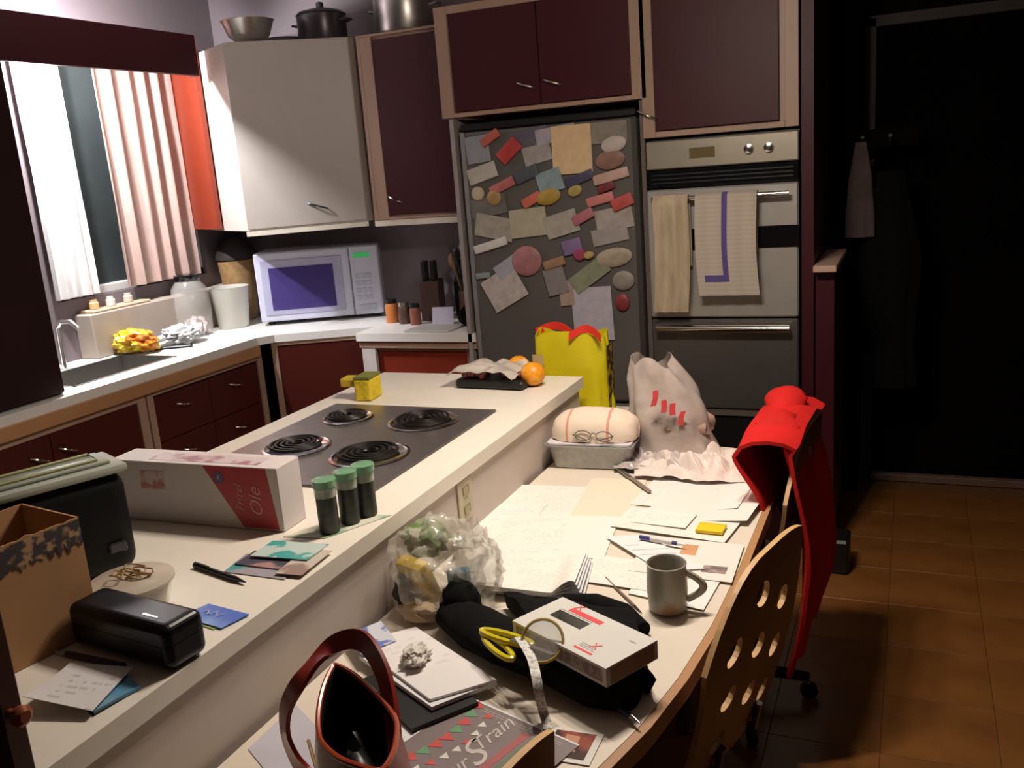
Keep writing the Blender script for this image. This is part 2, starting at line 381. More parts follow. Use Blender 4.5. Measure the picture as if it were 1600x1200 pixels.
o=bpy.data.objects['end_stile']; tag(o,'pale upright stile at the left edge of the end base cabinet','panel')
# tall dark unit on the counter at left
t=thing('tall_cabinet','tall very dark cabinet standing on the sink counter at the far left','cabinet',(-3.02,1.4,.912))
bobj('body',(-.565,0,0),(-.02,1.10,1.62),DKMAR,t,bev=.004); bobj('door',(-.018,.01,.01),(.0,.54,1.6),DKMAR,t,bev=.003); bobj('door',(-.018,.55,.01),(.0,1.09,1.6),DKMAR,t,bev=.003)

# ================================================================ UPPER CABINETS
# diagonal white corner cabinet
dx,dy=(-2.50+2.97),(3.99-3.63); ang=math.atan2(dy,dx); L=math.hypot(dx,dy)
t=thing('corner_wall_cabinet','white diagonal corner wall cabinet half lit by the window lamp','cabinet',(-2.97,3.63,0),ang)
bm=NB(); inv=Matrix.Rotation(-ang,2)
prism(bm,[tuple(inv@Vector((x+2.97,y-3.63))) for x,y in((-2.955,3.648),(-2.505,3.99),(-2.505,4.335),(-3.585,4.335),(-3.585,4.02),(-3.24,3.80))],1.43,2.30)
obj('body',bm,DOORW,t)
d=bobj('door',(.006,0,1.437),(L-.006,.0185,2.293),DOORW,t,bev=.003)
handle(d,(L-.24,0,1.525),(1,0,-.35),L=.10,m=mat('dark_handle',(.05,.05,.06),.3,.8))
bobj('light_rail',(0,.0,1.405),(L,.02,1.428),mat('cream_edge',(.72,.66,.55),.5),t)
cab('wall_cabinet','narrow purple maroon wall cabinet between the white corner cabinet and the fridge',0,.55,1.43,2.30,.33,(-2.47,4.0,0),0,
    [('door',.085,.545,1.452,2.275,(.13,1.53,.9,-.45))],fr=.022,bodym=MAPLE)
bobj('light_rail',(0,0,1.40),(.55,.02,1.428),mat('cream_edge',(.72,.66,.55),.5),bpy.data.objects['wall_cabinet'])
bobj('left_stile',(.022,.0,1.442),(.083,.0185,2.288),MAPLE,bpy.data.objects['wall_cabinet'])
YF=3.72
cab('fridge_wall_cabinet','wide maroon double door cabinet above the fridge',0,.915,1.865,2.32,.60,(-1.90,YF,0),0,
    [('door',.065,.465,1.885,2.30,(.405,1.965,.9,-.3)),('door',.465,.865,1.885,2.30,(.525,1.965,.9,-.3))],fr=.06,bot=.018)
cab('oven_wall_cabinet','maroon cabinet above the wall oven reaching the top edge',0,.60,1.71,2.55,.60,(-1.005,YF,0),0,
    [('door',.045,.53,1.735,2.53,(.02,1.80,.9,-.45))],fr=.05,bot=.022)
# oven tower carcass sides
tag(bobj('oven_housing_panel',(0,0,0),(.045,.62,2.60),MAROON,loc=(-.397,YF+.01,0)),'tall dark maroon side panel right of the wall oven','panel')
tag(bobj('divider_panel',(0,0,0),(.018,.60,1.86),mat('grey_brown_panel',(.13,.10,.085),.5),loc=(-1.020,YF+.01,0)),'thin upright panel between fridge and wall oven','panel')
tag(bobj('side_panel',(0,0,0),(.02,.62,1.86),mat('grey_side',(.32,.28,.27),.5),loc=(-1.868,YF,0)),'thin grey upright panel left of the fridge','panel')

# ================================================================ FRIDGE
fr=thing('refrigerator','dark grey refrigerator covered in magnets and papers','refrigerator',(-1.425,YF,0))
FG=mat('fridge_grey',(.135,.125,.115),.42,.25,var=.05,scale=3)
bobj('cabinet_body',(-.395,.065,.03),(.395,.60,1.80),FG,fr,bev=.01)
bobj('freezer_door',(-.393,-.0,.04),(.393,.06,.60),FG,fr,bev=.012,seg=2); bobj('main_door',(-.393,-.0,.61),(.393,.06,1.80),FG,fr,bev=.012,seg=2)
bobj('hinge_cover',(-.393,.0,1.803),(.393,.10,1.835),BLACK,fr,bev=.006)
bobj('kick_plate',(-.38,.03,.0),(.38,.06,.035),BLACK,fr)
bobj('edge_trim',(-.395,-.004,.61),(-.375,.0,1.80),mat('silver_trim',(.45,.44,.43),.35,.6),fr)
bobj('edge_trim',(.372,-.004,.61),(.394,.0,1.80),mat('dark_trim',(.05,.045,.04),.4),fr)
def magpx(X,Y): return 700+X/2.856,160+Y/2.856
MAGS=[ # name,label,X0,Y0,X1,Y1,colour,rot,shape,thick
('photo_card','slate grey card strip high on the left of the fridge door',285,92,440,150,(.10,.09,.12),-8,'b',.003),
('paper_note','pale lavender note sticking up at the top centre of the fridge door',395,70,560,118,(.42,.38,.42),-6,'b',.002),
('photo_print','large warm orange and cream picture at the top of the fridge door',468,105,640,290,(.62,.44,.25),0,'b',.004),
('magnet','bright red long magnet near the top left of the fridge door',225,170,330,262,(.50,.05,.04),-40,'r',.012),
('magnet','small orange red magnet above the bright red long magnet',150,132,235,185,(.42,.09,.06),-30,'r',.01),
('paper_note','pale grey note left of the large orange picture',335,165,455,262,(.38,.36,.34),-12,'b',.002),
('paper_note','pale blue grey card at the left edge of the fridge door near the top',72,160,175,262,(.24,.25,.28),-5,'b',.002),
('paper_note','plain beige paper at the top right corner of the fridge door',645,85,795,160,(.26,.23,.19),0,'b',.002),
('magnet','cream oval magnet right of the large orange picture',690,158,795,215,(.46,.40,.36),-10,'o',.01),
('magnet','brown oval magnet below the cream oval at right',665,222,790,290,(.28,.15,.11),-8,'o',.01),
('magnet','dark slate magnet left of the light blue square magnet',300,285,405,358,(.06,.07,.085),-20,'r',.01),
('magnet','light blue square magnet at the centre of the fridge door',405,310,512,395,(.27,.36,.39),-15,'b',.008),
('magnet','navy blue magnet right of the light blue square magnet',530,312,650,368,(.05,.05,.09),-18,'r',.009),
('magnet','small yellow magnet just below the light blue square',540,372,600,415,(.45,.36,.10),-20,'o',.01),
('paper_note','cream note at the left edge a third of the way down the fridge',72,290,195,345,(.42,.39,.34),-15,'b',.002),
('magnet','pink and red magnet left of the fridge door centre',190,345,300,402,(.52,.16,.15),-22,'r',.01),
('magnet','small cream round magnet near the left edge of the fridge',110,380,165,435,(.45,.38,.26),0,'o',.012),
('magnet','small ochre round magnet below the pink and red one',178,395,240,455,(.42,.26,.10),0,'o',.012),
('magnet','orange red small magnet left of the mustard oval',335,405,420,465,(.50,.12,.08),-25,'r',.01),
('magnet','mustard yellow oval magnet in the centre of the fridge',400,392,505,450,(.46,.30,.05),-12,'o',.012),
('magnet','pinkish tan magnet at the upper right of the fridge',655,300,805,358,(.46,.31,.26),-12,'r',.01),
('magnet','dark wine red magnet between tan and red magnets',672,355,745,402,(.20,.03,.035),-18,'r',.01),
('magnet','wide coral red magnet at the right of the fridge',625,405,740,460,(.50,.17,.15),-12,'r',.01),
('magnet','bright red magnet at the right edge of the fridge door',735,405,830,482,(.52,.09,.08),-20,'r',.012),
('magnet','rose pink small magnet left of the white note at right',560,478,655,540,(.38,.12,.15),-25,'r',.01),
('paper_note','whitish note at the right of the fridge below the red magnets',665,478,822,560,(.42,.37,.34),-8,'b',.002),
('paper_note','grey white leaflet under the whitish note at right',650,562,800,622,(.30,.27,.25),-10,'b',.002),
('paper_strip','cream strip at left in the middle row of papers',130,515,290,600,(.40,.37,.31),12,'b',.002),
('paper_strip','olive cream strip in the middle row of papers',285,482,440,590,(.38,.35,.25),-4,'b',.002),
('paper_strip','pale khaki strip at right in the middle row of papers',440,500,580,585,(.42,.39,.33),-14,'b',.002),
('magnet','white streaky magnet at the left below the middle papers',72,615,212,665,(.58,.55,.54),-14,'r',.01),
('magnet','round dusty pink magnet above the hanging white sheet',290,648,420,765,(.42,.18,.19),-10,'o',.014),
('magnet','small purple magnet right of centre on the fridge',515,595,600,690,(.20,.13,.27),-12,'r',.01),
('magnet','small crimson magnet beside the purple one',565,652,618,702,(.40,.06,.12),-12,'o',.012),
('magnet','small golden magnet at right of the crimson one',610,665,655,695,(.40,.30,.10),-10,'o',.012),
('magnet','beige oval magnet low at the right of the fridge',665,655,820,728,(.42,.35,.26),-8,'o',.012),
('magnet','grey beige round magnet below the beige oval',740,755,832,832,(.24,.21,.18),-8,'o',.012),
('magnet','dull orange magnet below the centre of the fridge',432,688,525,745,(.38,.22,.13),-15,'r',.01),
('magnet','grey brown picture card below the dull orange magnet',440,745,530,850,(.22,.19,.19),-12,'b',.004),
('paper_strip','long olive green slanted strip on the lower fridge door',535,725,735,812,(.26,.29,.19),-34,'b',.003),
('magnet','small tan tag left of the lavender sheet',500,800,565,900,(.36,.26,.22),-4,'b',.004),
('magnet','dark red ring shaped magnet low at the right edge',752,855,812,925,(.28,.04,.045),0,'o',.012),
('paper_sheet','lavender white sheet hanging low on the fridge door',562,835,735,1050,(.44,.41,.47),-2,'b',.0015),
('paper_sheet','tilted white sheet held by the round pink magnet',160,745,350,915,(.55,.49,.45),-28,'b',.002),
('paper_note','pale blue white slip behind the tilted white sheet',205,700,330,770,(.34,.35,.40),-30,'b',.001),
('paper_note','muted beige note near the left edge below the cream note',100,430,250,500,(.17,.16,.15),-8,'b',.001),
('magnet','small teal grey magnet at the far left lower middle',105,755,165,790,(.22,.27,.26),-5,'r',.008)]
yf=YF-.0045; mi=0
for nm,lb,X0,Y0,X1,Y1,col,rot,shp,th in MAGS:
    a=ony(*magpx(X0,Y0),YF); b=ony(*magpx(X1,Y1),YF); cx=(a.x+b.x)/2; cz=(a.z+b.z)/2; ww=abs(b.x-a.x)*1.1; hh=abs(a.z-b.z)*1.1
    yb=-.0035-.0011*(mi%5)-.0003*(mi//5); mi+=1
    if shp=='b':
        ro=math.radians(rot)
        if abs(rot)>20: ww*=.85; hh*=.8
        bm=NB(); box(bm,(-ww/2,-th-.0,-hh/2),(ww/2,0,hh/2),min(.001,th*.3))
    elif shp=='r':
        ro=math.radians(rot); hh*=.62
        bm=NB(); box(bm,(-ww/2,-th,-hh/2),(ww/2,0,hh/2),min(hh,th)*.45,seg=3)
    else:
        ro=math.radians(rot)
        bm=NB(); lathe(bm,[(.5,0),(.5,.4),(.42,.85),(.2,1)],seg=20,M=Matrix.Rotation(PI/2,4,'X')@Matrix.Diagonal((ww,hh,th,1)))
        if 'ring' in lb: pass
    zz=min(cz,1.79-hh/2)
    tag(obj(nm,bm,stainmat('print_%d'%mi,col,tuple(min(1,c*1.15+.01) if mi%2 else c*.72 for c in col),26,.35,.7,.5),None,(min(max(cx,-1.425-.37+ww/2),-1.425+.388-ww/2),YF+yb,zz),(0,-ro if False else ro*-1*-1,0),smooth=shp!='b'),lb,'magnet' if nm=='magnet' else 'paper')

# ================================================================ OVEN TOWER
ov=thing('wall_oven','stainless double wall oven with towels on its door','oven',(-.70,YF,0))
X0,X1=-.295,.295
bobj('oven_body',(X0,.03,.42),(X1,.58,1.70),BLACK,ov)
bobj('control_panel',(X0,-.005,1.585),(X1,.029,1.695),mat('panel_steel',(.40,.36,.29),.35,.6,var=.05),ov,bev=.004)
for k,x in enumerate((.11,.185)):
    bm=NB(); lathe(bm,[(.016,0),(.019,.003),(.017,.016),(.008,.018)],seg=16,M=Matrix.Translation((x,-.005,1.64))@Matrix.Rotation(PI/2,4,'X')); obj('knob',bm,CHROME,ov,smooth=True)
bobj('display',(-.12,-.007,1.62),(-.02,-.0045,1.66),mat('display_amber',(.16,.12,.05),.2),ov)
bobj('vent_band',(X0,-.008,1.515),(X1,.029,1.58),GLOSSB,ov,bev=.003)
bm=NB()
for k in range(3): box(bm,(X0+.02,-.0105,1.528+.016*k),(X1-.02,-.008,1.533+.016*k))
obj('vent_slat',bm,BLACK,ov)
OD=mat('oven_door_steel',(.44,.42,.39),.40,.55,var=.05)
d=bobj('upper_door',(X0,-.02,.985),(X1,.028,1.505),OD,ov,bev=.006)
bobj('door_glass',(X0+.05,-.0225,1.26),(X1-.0,-.0205,1.345),GLOSSB,d)
def bar(parent,z,y=-.065,name='door_handle',r=.011):
    bm=NB(); tube(bm,[(X0+.03,y,z),(X1-.03,y,z)],r,12)
    for x in(X0+.06,X1-.06): tube(bm,[(x,y,z),(x,-.018,z)],.008,8)
    return obj(name,bm,CHROME,parent,smooth=True)
bar(d,1.468)
d=bobj('lower_door',(X0,-.02,.60),(X1,.028,.978),DSTEEL,ov,bev=.006)
bar(d,.945,-.06,r=.016)
bobj('bottom_trim',(X0,-.012,.57),(X1,.028,.595),mat('edge_steel',(.5,.42,.33),.3,.8),ov)
bobj('warming_drawer',(X0,-.0,.42),(X1,.029,.565),BLACK,ov,bev=.004)
tag(bobj('plinth_cabinet',(X0-.01,0.01,0),(X1+.01,.57,.415),DKMAR,loc=(-.70,YF,0),bev=.003),'dark cabinet under the wall oven behind the desk','cabinet')
def towel(label,x0,x1,zt,zb,zback,m,seed,w_amp=.006):
    # hangs over the bar: front fall then back fall
    def fn(u,v):
        x=x0+(x1-x0)*u; Lf=zt-zb; Lb=zt-zback; tot=Lf+.045+Lb; s=v*tot
        wv=w_amp*math.sin(u*11+seed)+w_amp*.5*noise.noise(Vector((u*6,v*4,seed)))
        if s<Lf: y=-.083-abs(wv)-.004*math.sin(v*3); z=zb+s
        elif s<Lf+.045: a=(s-Lf)/.045*PI; y=-.065-.017*math.cos(a); z=zt+.014*math.sin(a)
        else: y=-.048; z=zt-(s-Lf-.045)
        fall=max(0,(zt-z))/Lf
        return Vector((-.70+x+.012*math.sin(seed+fall*3)*fall,YF+y,z))
    bm=NB(); surf(bm,fn,24,44,.003); return tag(obj('tea_towel',bm,m,None,smooth=True),label,'towel')
towel('beige tea towel hanging long at the left of the oven door',-.255,-.115,1.470,1.02,1.2,mat('beige_cloth',(.46,.37,.25),.9,var=.15,scale=14,stretch=(3,1,.6),bump=.2),1,.010)
tm=bpy.data.materials.new('blue_band_towel'); tm.use_nodes=True; nt=tm.node_tree; b=nt.nodes['Principled BSDF']; b.inputs['Roughness'].default_value=.9
tc=nt.nodes.new('ShaderNodeTexCoord'); sx=nt.nodes.new('ShaderNodeSeparateXYZ'); nt.links.new(tc.outputs['UV'],sx.inputs[0])
def band(out,c,hw):
    a=nt.nodes.new('ShaderNodeMath'); a.operation='SUBTRACT'; nt.links.new(out,a.inputs[0]); a.inputs[1].default_value=c
    a2=nt.nodes.new('ShaderNodeMath'); a2.operation='ABSOLUTE'; nt.links.new(a.outputs[0],a2.inputs[0])
    l=nt.nodes.new('ShaderNodeMath'); l.operation='LESS_THAN'; nt.links.new(a2.outputs[0],l.inputs[0]); l.inputs[1].default_value=hw; return l.outputs[0]
def mth(op,a,bb):
    n=nt.nodes.new('ShaderNodeMath'); n.operation=op
    for i,v in enumerate((a,bb)):
        if isinstance(v,(int,float)): n.inputs[i].default_value=v
        else: nt.links.new(v,n.inputs[i])
    return n.outputs[0]
v1=mth('MULTIPLY',band(sx.outputs[0],.115,.011),mth('GREATER_THAN',sx.outputs[1],.06)); v2=mth('MULTIPLY',band(sx.outputs[1],.068,.014),mth('MULTIPLY',mth('GREATER_THAN',sx.outputs[0],.03),mth('LESS_THAN',sx.outputs[0],.126)))
mm=mth('MAXIMUM',v1,v2); st=mth('MULTIPLY',mth('LESS_THAN',mth('FRACT',mth('MULTIPLY',sx.outputs[1],55),0),.4),.3)
mx0=nt.nodes.new('ShaderNodeMix'); mx0.data_type='RGBA'; mx0.inputs[6].default_value=(.50,.43,.34,1); mx0.inputs[7].default_value=(.34,.30,.36,1); nt.links.new(st,mx0.inputs[0])
mx=nt.nodes.new('ShaderNodeMix'); mx.data_type='RGBA'; nt.links.new(mm,mx.inputs[0]); nt.links.new(mx0.outputs[2],mx.inputs[6]); mx.inputs[7].default_value=(.10,.07,.24,1); nt.links.new(mx.outputs[2],b.inputs['Base Color'])
towel('cream tea towel with a dark blue band at the middle of the oven door',-.085,.15,1.472,1.085,1.25,tm,4)

# right end: low maroon cabinet with shelf, coats
t=thing('end_cabinet','narrow dark red cabinet with a pale shelf top right of the oven','cabinet',(-.35,YF+.02,0))
bobj('body',(.003,.0,.09),(.075,.50,1.155),MAROON,t,bev=.003); bobj('shelf_top',(-.0,-.06,1.16),(.085,.52,1.185),mat('pink_shelf',(.55,.36,.28),.5),t,bev=.003); bobj('kick_board',(.01,.03,0),(.065,.48,.085),BLACK,t)
def coat(label,c,wd,h,m,seed):
    def fn(u,v):
        a=u*2*PI; k=.35+.65*min(1,v*2.5); k*=1+.12*math.sin(v*5+seed)
        f=1+.10*math.sin(a*5+seed)+.08*noise.noise(Vector((math.cos(a)*2,math.sin(a)*2,v*3+seed)))
        return Vector((c[0]+wd*k*f*math.cos(a),c[1]+wd*.45*k*f*math.sin(a),c[2]-h*v))
    bm=NB(); surf(bm,fn,40,16,.006); return tag(obj('coat',bm,m,None,smooth=True),label,'coat')
coat('black coat hanging in the dark beside the hall door',(-.10,4.36,1.50),.12,.95,BFAB,1)
coat('greyish brown scarf like garment hanging above the black coat',(-.215,4.30,1.63),.05,.40,mat('grey_brown_wool',(.10,.07,.065),.95,var=.2),3)
rk=thing('coat_rack','dark coat rail on the hall wall with garments hanging from it','coat rack',(-.31,4.43,1.60))
bobj('rail',(-.08,-.0,0),(.32,.018,.08),DARKW,rk,bev=.003)
for x in(.10,.21):
    bm=NB(); tube(bm,[(x,0,.05),(x,-.06,.03),(x,-.10,.05)],.008,8); obj('hook',bm,DSTEEL,rk,smooth=True)
t=tag(bobj('storage_box',(0,0,0),(.16,.14,.14),BLACK,loc=(-.36,3.50,0),bev=.01),'black box on the floor at the foot of the red panel','box')

# ================================================================ THINGS ON TOP OF CABINETS
def pot(label,x,y,r,h,m,kind):
    t=thing('mixing_bowl' if kind=='bowl' else 'cooking_pot',label,'bowl' if kind=='bowl' else 'pot',(x,y,2.302))
    bm=NB()
    if kind=='bowl': lathe(bm,[(r*.45,0),(r*.8,h*.35),(r,h),(r*1.05,h+.004),(r*.98,h),(r*.76,h*.38),(r*.3,.006)],seg=28)
    else: lathe(bm,[(r*.96,0),(r,.01),(r,h),(r*1.03,h+.004),(r*.97,h),(r*.96,.008),(.01,.006)],seg=28)
    obj('bowl_wall' if kind=='bowl' else 'pot_wall',bm,m,t,smooth=True)
    if kind!='bowl':
        bm=NB(); lathe(bm,[(r*1.0,h+.006),(r*.9,h+.018),(r*.3,h+.035),(.018,h+.04),(.018,h+.06),(.01,h+.065)],seg=24); obj('lid',bm,m,t,smooth=True)
        for s in(-1,1):
            bm=NB(); tube(bm,[(s*r,-.03,h*.7),(s*(r+.035),-.025,h*.75),(s*(r+.035),.025,h*.75),(s*r,.03,h*.7)],.006,6); obj('handle',bm,m,t,smooth=True)
pot('steel mixing bowl on the left end of the white corner cabinet',-2.93,3.80,.12,.10,STEEL,'bowl')
pot('dark lidded pot on the white corner cabinet',-2.68,4.05,.12,.12,mat('dark_pot',(.07,.06,.065),.3,.6),'pot')
pot('large shiny steel pot on the narrow purple cabinet',-2.28,4.17,.15,.16,STEEL,'pot')
pot('shallow grey pan on the cabinet beside the wall at the corner',-2.97,4.12,.10,.05,mat('grey_pan',(.2,.18,.19),.4,.6),'bowl')

# ================================================================ MICROWAVE + CORNER CLUTTER
pa=on(408,505,.93); pb=on(600,489,.93); 
ma=math.atan2(pb.y-pa.y,pb.x-pa.x); W=.655
t=thing('microwave','white microwave with a violet glass window on the corner counter','microwave',(pa.x,pa.y,ZC),ma)
MW=mat('microwave_white',(.52,.53,.64),.35,var=.02)
bobj('case',(0,.022,.02),(W,.36,.385),MW,t,bev=.008,seg=2)
d=bobj('door',(.003,0,.022),(W*.76,.02,.383),MW,t,bev=.008,seg=2)
bobj('window_rim',(.035,-.004,.055),(W*.70,-.0005,.345),mat('rim_lavender',(.36,.36,.50),.4),d,bev=.0015)
bobj('window_glass',(.075,-.0065,.082),(W*.63,-.004,.305),mat('violet_glass',(.055,.040,.16),.2,var=.08),d,bev=.001)
bobj('control_panel',(W*.77,.002,.022),(W-.003,.02,.383),MW,t,bev=.004)
bobj('display',(W*.80,-.0,.325),(W*.80+.085,.0018,.350),mat('green_display',(.05,.40,.12),.3,emit=.25),t)
bm=NB()
for i in range(3):
    for j in range(4): box(bm,(W*.80+.03*i,-.001,.10+.038*j),(W*.80+.03*i+.022,.0018,.125+.038*j),.001)
obj('keypad',bm,mat('keypad_grey',(.44,.46,.54),.4),t)
bobj('open_button',(W*.81,-.002,.045),(W*.81+.09,.0018,.075),mat('keypad_grey',(.44,.46,.54),.4),t)
for x in(.03,W-.06):
    for y in(.05,.30): bobj('foot',(x,y,0),(x+.03,y+.03,.02),BLACK,t)
def bottle(name,label,x,y,z,prof,m,cat,cap=None,seg=18):
    t=thing(name,label,cat,(x,y,z)); bm=NB(); lathe(bm,prof,seg=seg); obj('body',bm,m,t,smooth=True)
    if cap: bm=NB(); lathe(bm,cap[0],seg=seg); obj('cap',bm,cap[1],t,smooth=True)
    return t
BO=[(.5,0),(.5,.6),(.45,.68),(.18,.82),(.16,1)]
def bp_(r,h): return [(a*2*r,b*h) for a,b in BO]
# glass jar / dark lidded crock left of microwave
bottle('glass_jar','rounded clear glass jar in the corner left of the microwave',-3.47,3.72,ZC,[(.07,0),(.095,.02),(.10,.14),(.09,.24),(.06,.28)],CLEARP,'jar',([(.062,.28),(.066,.285),(.066,.31),(.05,.315)],GLOSSB))
t=thing('straw_basket','golden brown bowl with a dark hat like lid behind the white canister','basket',(-3.475,4.13,ZC))
bm=NB(); lathe(bm,[(.06,.0),(.075,.02),(.105,.34),(.097,.34),(.068,.03)],seg=24); obj('bowl_wall',bm,mat('gold_straw',(.34,.20,.08),.7,var=.2,scale=40),t,smooth=True)
bm=NB(); lathe(bm,[(.113,.345),(.113,.36),(.10,.40),(.06,.45),(.02,.46)],seg=24); obj('lid',bm,mat('dark_lid',(.03,.022,.02),.6),t,smooth=True)
t=thing('flour_canister','tall cream white open canister in the corner of the counter','canister',(-3.36,3.90,ZC))
bm=NB(); lathe(bm,[(.075,0),(.08,.005),(.10,.215),(.104,.22),(.096,.22),(.076,.01)],seg=28); obj('canister_wall',bm,mat('cream_enamel',(.60,.58,.52),.35,var=.03),t,smooth=True)
bm=NB(); blob(bm,(0,0,0),(.06,.045,.055),.22,3,3,floor=-.04); tag(obj('wrapped_packet',bm,mat('pinkish_glass',(.50,.42,.40),.2,var=.3,scale=30),None,(-3.40,3.66,.955),smooth=True),'small clear and pink wrapped packet left of the cream canister','packet')
bm=NB(); blob(bm,(0,0,0),(.11,.08,.055),.2,5,4,fr=4,floor=-.05,fold=.12); tag(obj('snack_packet',bm,stainmat('yellow_wrapper',(.62,.44,.03),(.55,.16,.02),14,.5,.58,.3),None,(-3.40,3.24,.965),smooth=True),'yellow and orange snack packet beside the sink','packet')
bm=NB(); blob(bm,(0,0,0),(.10,.09,.045),.2,9,4,fr=4,floor=-.04,fold=.15); tag(obj('plastic_bag',bm,mat('grey_crumple',(.55,.55,.55),.3,var=.25,scale=20),None,(-3.33,3.47,.955),smooth=True),'crumpled clear plastic bag right of the yellow packet','bag')
tag(obj('kitchen_tool',(lambda b:(box(b,(-.10,-.02,0),(.10,.02,.012),.004),b)[1])(NB()),BLACK,None,(-3.28,3.34,ZC+.001),.5),'thin black tool lying in front of the yellow packet','utensil')
# right corner clutter
kb=thing('knife_block','dark wooden knife block behind the microwave','knife block',(-2.25,4.12,ZC),.3)
bm=NB(); box(bm,(-.05,-.08,0),(.05,.08,.20),.004,Matrix.Shear('XZ',4,(.0,-.25)) if False else None); obj('block',bm,mat('dark_block',(.05,.02,.013),.5),kb)
for i in range(2):
    for j in range(2): bobj('knife_handle',(-.035+.045*i,-.06+.06*j,.201),(-.012+.045*i,-.035+.06*j,.30),BLACK,kb,bev=.004)
ut=thing('utensil_crock','brown crock full of kitchen utensils beside the fridge','crock',(-2.02,4.10,ZC))
bm=NB(); lathe(bm,[(.05,0),(.062,.01),(.062,.15),(.055,.15),(.05,.012)],seg=20); obj('crock_wall',bm,mat('brown_glaze',(.12,.06,.04),.3),ut,smooth=True)
for k in range(6):
    a=k*1.05; bm=NB(); e=Vector((.09*math.cos(a),.05*math.sin(a),.30+.03*(k%3))); tube(bm,[(0.02*math.cos(a),.02*math.sin(a),.02),e*.8,e],.006,6)
    blob(bm,e,(.022,.01,.035),.05,k,2); obj('utensil',bm,[mat('utensil_wood',(.30,.16,.07),.6),BLACK,STEEL][k%3],ut,smooth=True)
bottle('oil_bottle','dark green bottle left of the utensil crock',-2.14,4.22,ZC,bp_(.032,.27),mat('bottle_green',(.02,.045,.03),.15),'bottle',([(.014,.27),(.014,.29)],BLACK))
bottle('sauce_bottle','reddish sauce bottle with a pink cap behind the knife block',-2.34,4.24,ZC,bp_(.03,.24),mat('sauce_red',(.15,.03,.02),.25),'bottle',([(.014,.24),(.015,.27)],mat('pink_cap',(.45,.06,.14),.4)))
bottle('spice_jar','orange labelled jar right beside the microwave',-2.44,4.02,ZC,[(.03,0),(.032,.005),(.032,.09),(.026,.1)],mat('orange_label',(.50,.16,.03),.5),'jar',([(.028,.1),(.028,.12)],BLACK))
bottle('spice_jar','dark spice jar in front of the knife block',-2.35,3.99,ZC,[(.028,0),(.03,.005),(.03,.08),(.025,.09)],mat('dark_spice',(.08,.04,.03),.4),'jar',([(.027,.09),(.027,.11)],STEEL))
bottle('spice_jar','brownish red spice jar right of the dark spice jar',-2.27,3.96,ZC,[(.026,0),(.028,.005),(.028,.075),(.024,.085)],mat('paprika',(.22,.07,.045),.4),'jar',([(.025,.085),(.025,.105)],BLACK))
tag(bobj('greeting_card',(-.055,-.001,0),(.055,.001,.085),mat('lilac_card',(.42,.39,.48),.6),loc=(-2.12,3.96,ZC+.001),rot=(-.25,0,.15)),'lilac white card propped up on the counter left of the fridge','card')
bm=NB(); blob(bm,(0,0,0),(.06,.05,.05),.2,12,3,floor=-.048); tag(obj('oven_glove',bm,BFAB,None,(-1.95,3.93,ZC+.05),smooth=True),'black bundled cloth at the end of the counter by the fridge','cloth')
bm=NB(); lathe(bm,[(.02,0),(.085,.01),(.09,.014),(.02,.018)],seg=24,M=Matrix.Rotation(PI/2,4,'X')); tag(obj('wall_plate',bm,stainmat('red_orange_plate',(.20,.035,.02),(.42,.18,.06),9,.45,.6),None,(-2.05,4.345,1.33),smooth=True),'round red and orange plate on the wall beside the fridge','plate')
tag(bobj('paper_tray',(-.12,-.09,0),(.12,.09,.008),mat('grey_tray',(.42,.40,.38),.5),loc=(-2.10,3.84,ZC+.001),bev=.002),'flat grey tray on the counter left of the fridge','tray')

# ================================================================ ISLAND
il=thing('kitchen_island','long island counter with a white top and plain side panel','island',(-1.46,1.84,0))
bm=NB(); X0_,X1_,Y0_,Y1_=-.40,.41,-1.13,1.12
hx0,hx1,hy0,hy1=-.285,.265,-.055,.63
for a,b in [((X0_,Y0_),(X1_,hy0)),((X0_,hy1),(X1_,Y1_)),((X0_,hy0),(hx0,hy1)),((hx1,hy0),(X1_,hy1))]: box(bm,(a[0],a[1],.872),(b[0],b[1],.91))
bmesh.ops.remove_doubles(bm,verts=bm.verts,dist=1e-5)
obj('worktop',bm,WHITE,il)
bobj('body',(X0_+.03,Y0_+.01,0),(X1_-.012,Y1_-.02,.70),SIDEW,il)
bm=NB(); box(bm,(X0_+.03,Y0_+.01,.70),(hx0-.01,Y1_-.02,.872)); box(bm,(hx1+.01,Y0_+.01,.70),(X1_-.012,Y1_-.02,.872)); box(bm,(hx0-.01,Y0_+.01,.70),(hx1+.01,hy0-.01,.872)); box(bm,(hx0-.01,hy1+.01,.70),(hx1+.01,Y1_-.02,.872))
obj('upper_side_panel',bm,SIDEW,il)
bobj('edge_strip',(X0_-.012,Y0_,.868),(X0_-.0005,Y1_,.905),OAK,il,bev=.002)
# outlet
oc=onx(725,780,-1.062); os_=thing('wall_outlet','cream power outlet on the island side panel above the desk','outlet',(-1.0615,oc.y,oc.z))
bobj('cover_plate',(0,-.04,-.057),(.006,.04,.057),mat('cream_plate',(.50,.44,.30),.5),os_,bev=.002)
for s in(-1,1): bobj('socket',(.006,-.016,s*.026-.014),(.008,.016,s*.026+.014),mat('socket_tan',(.38,.33,.2),.5),os_,bev=.003)
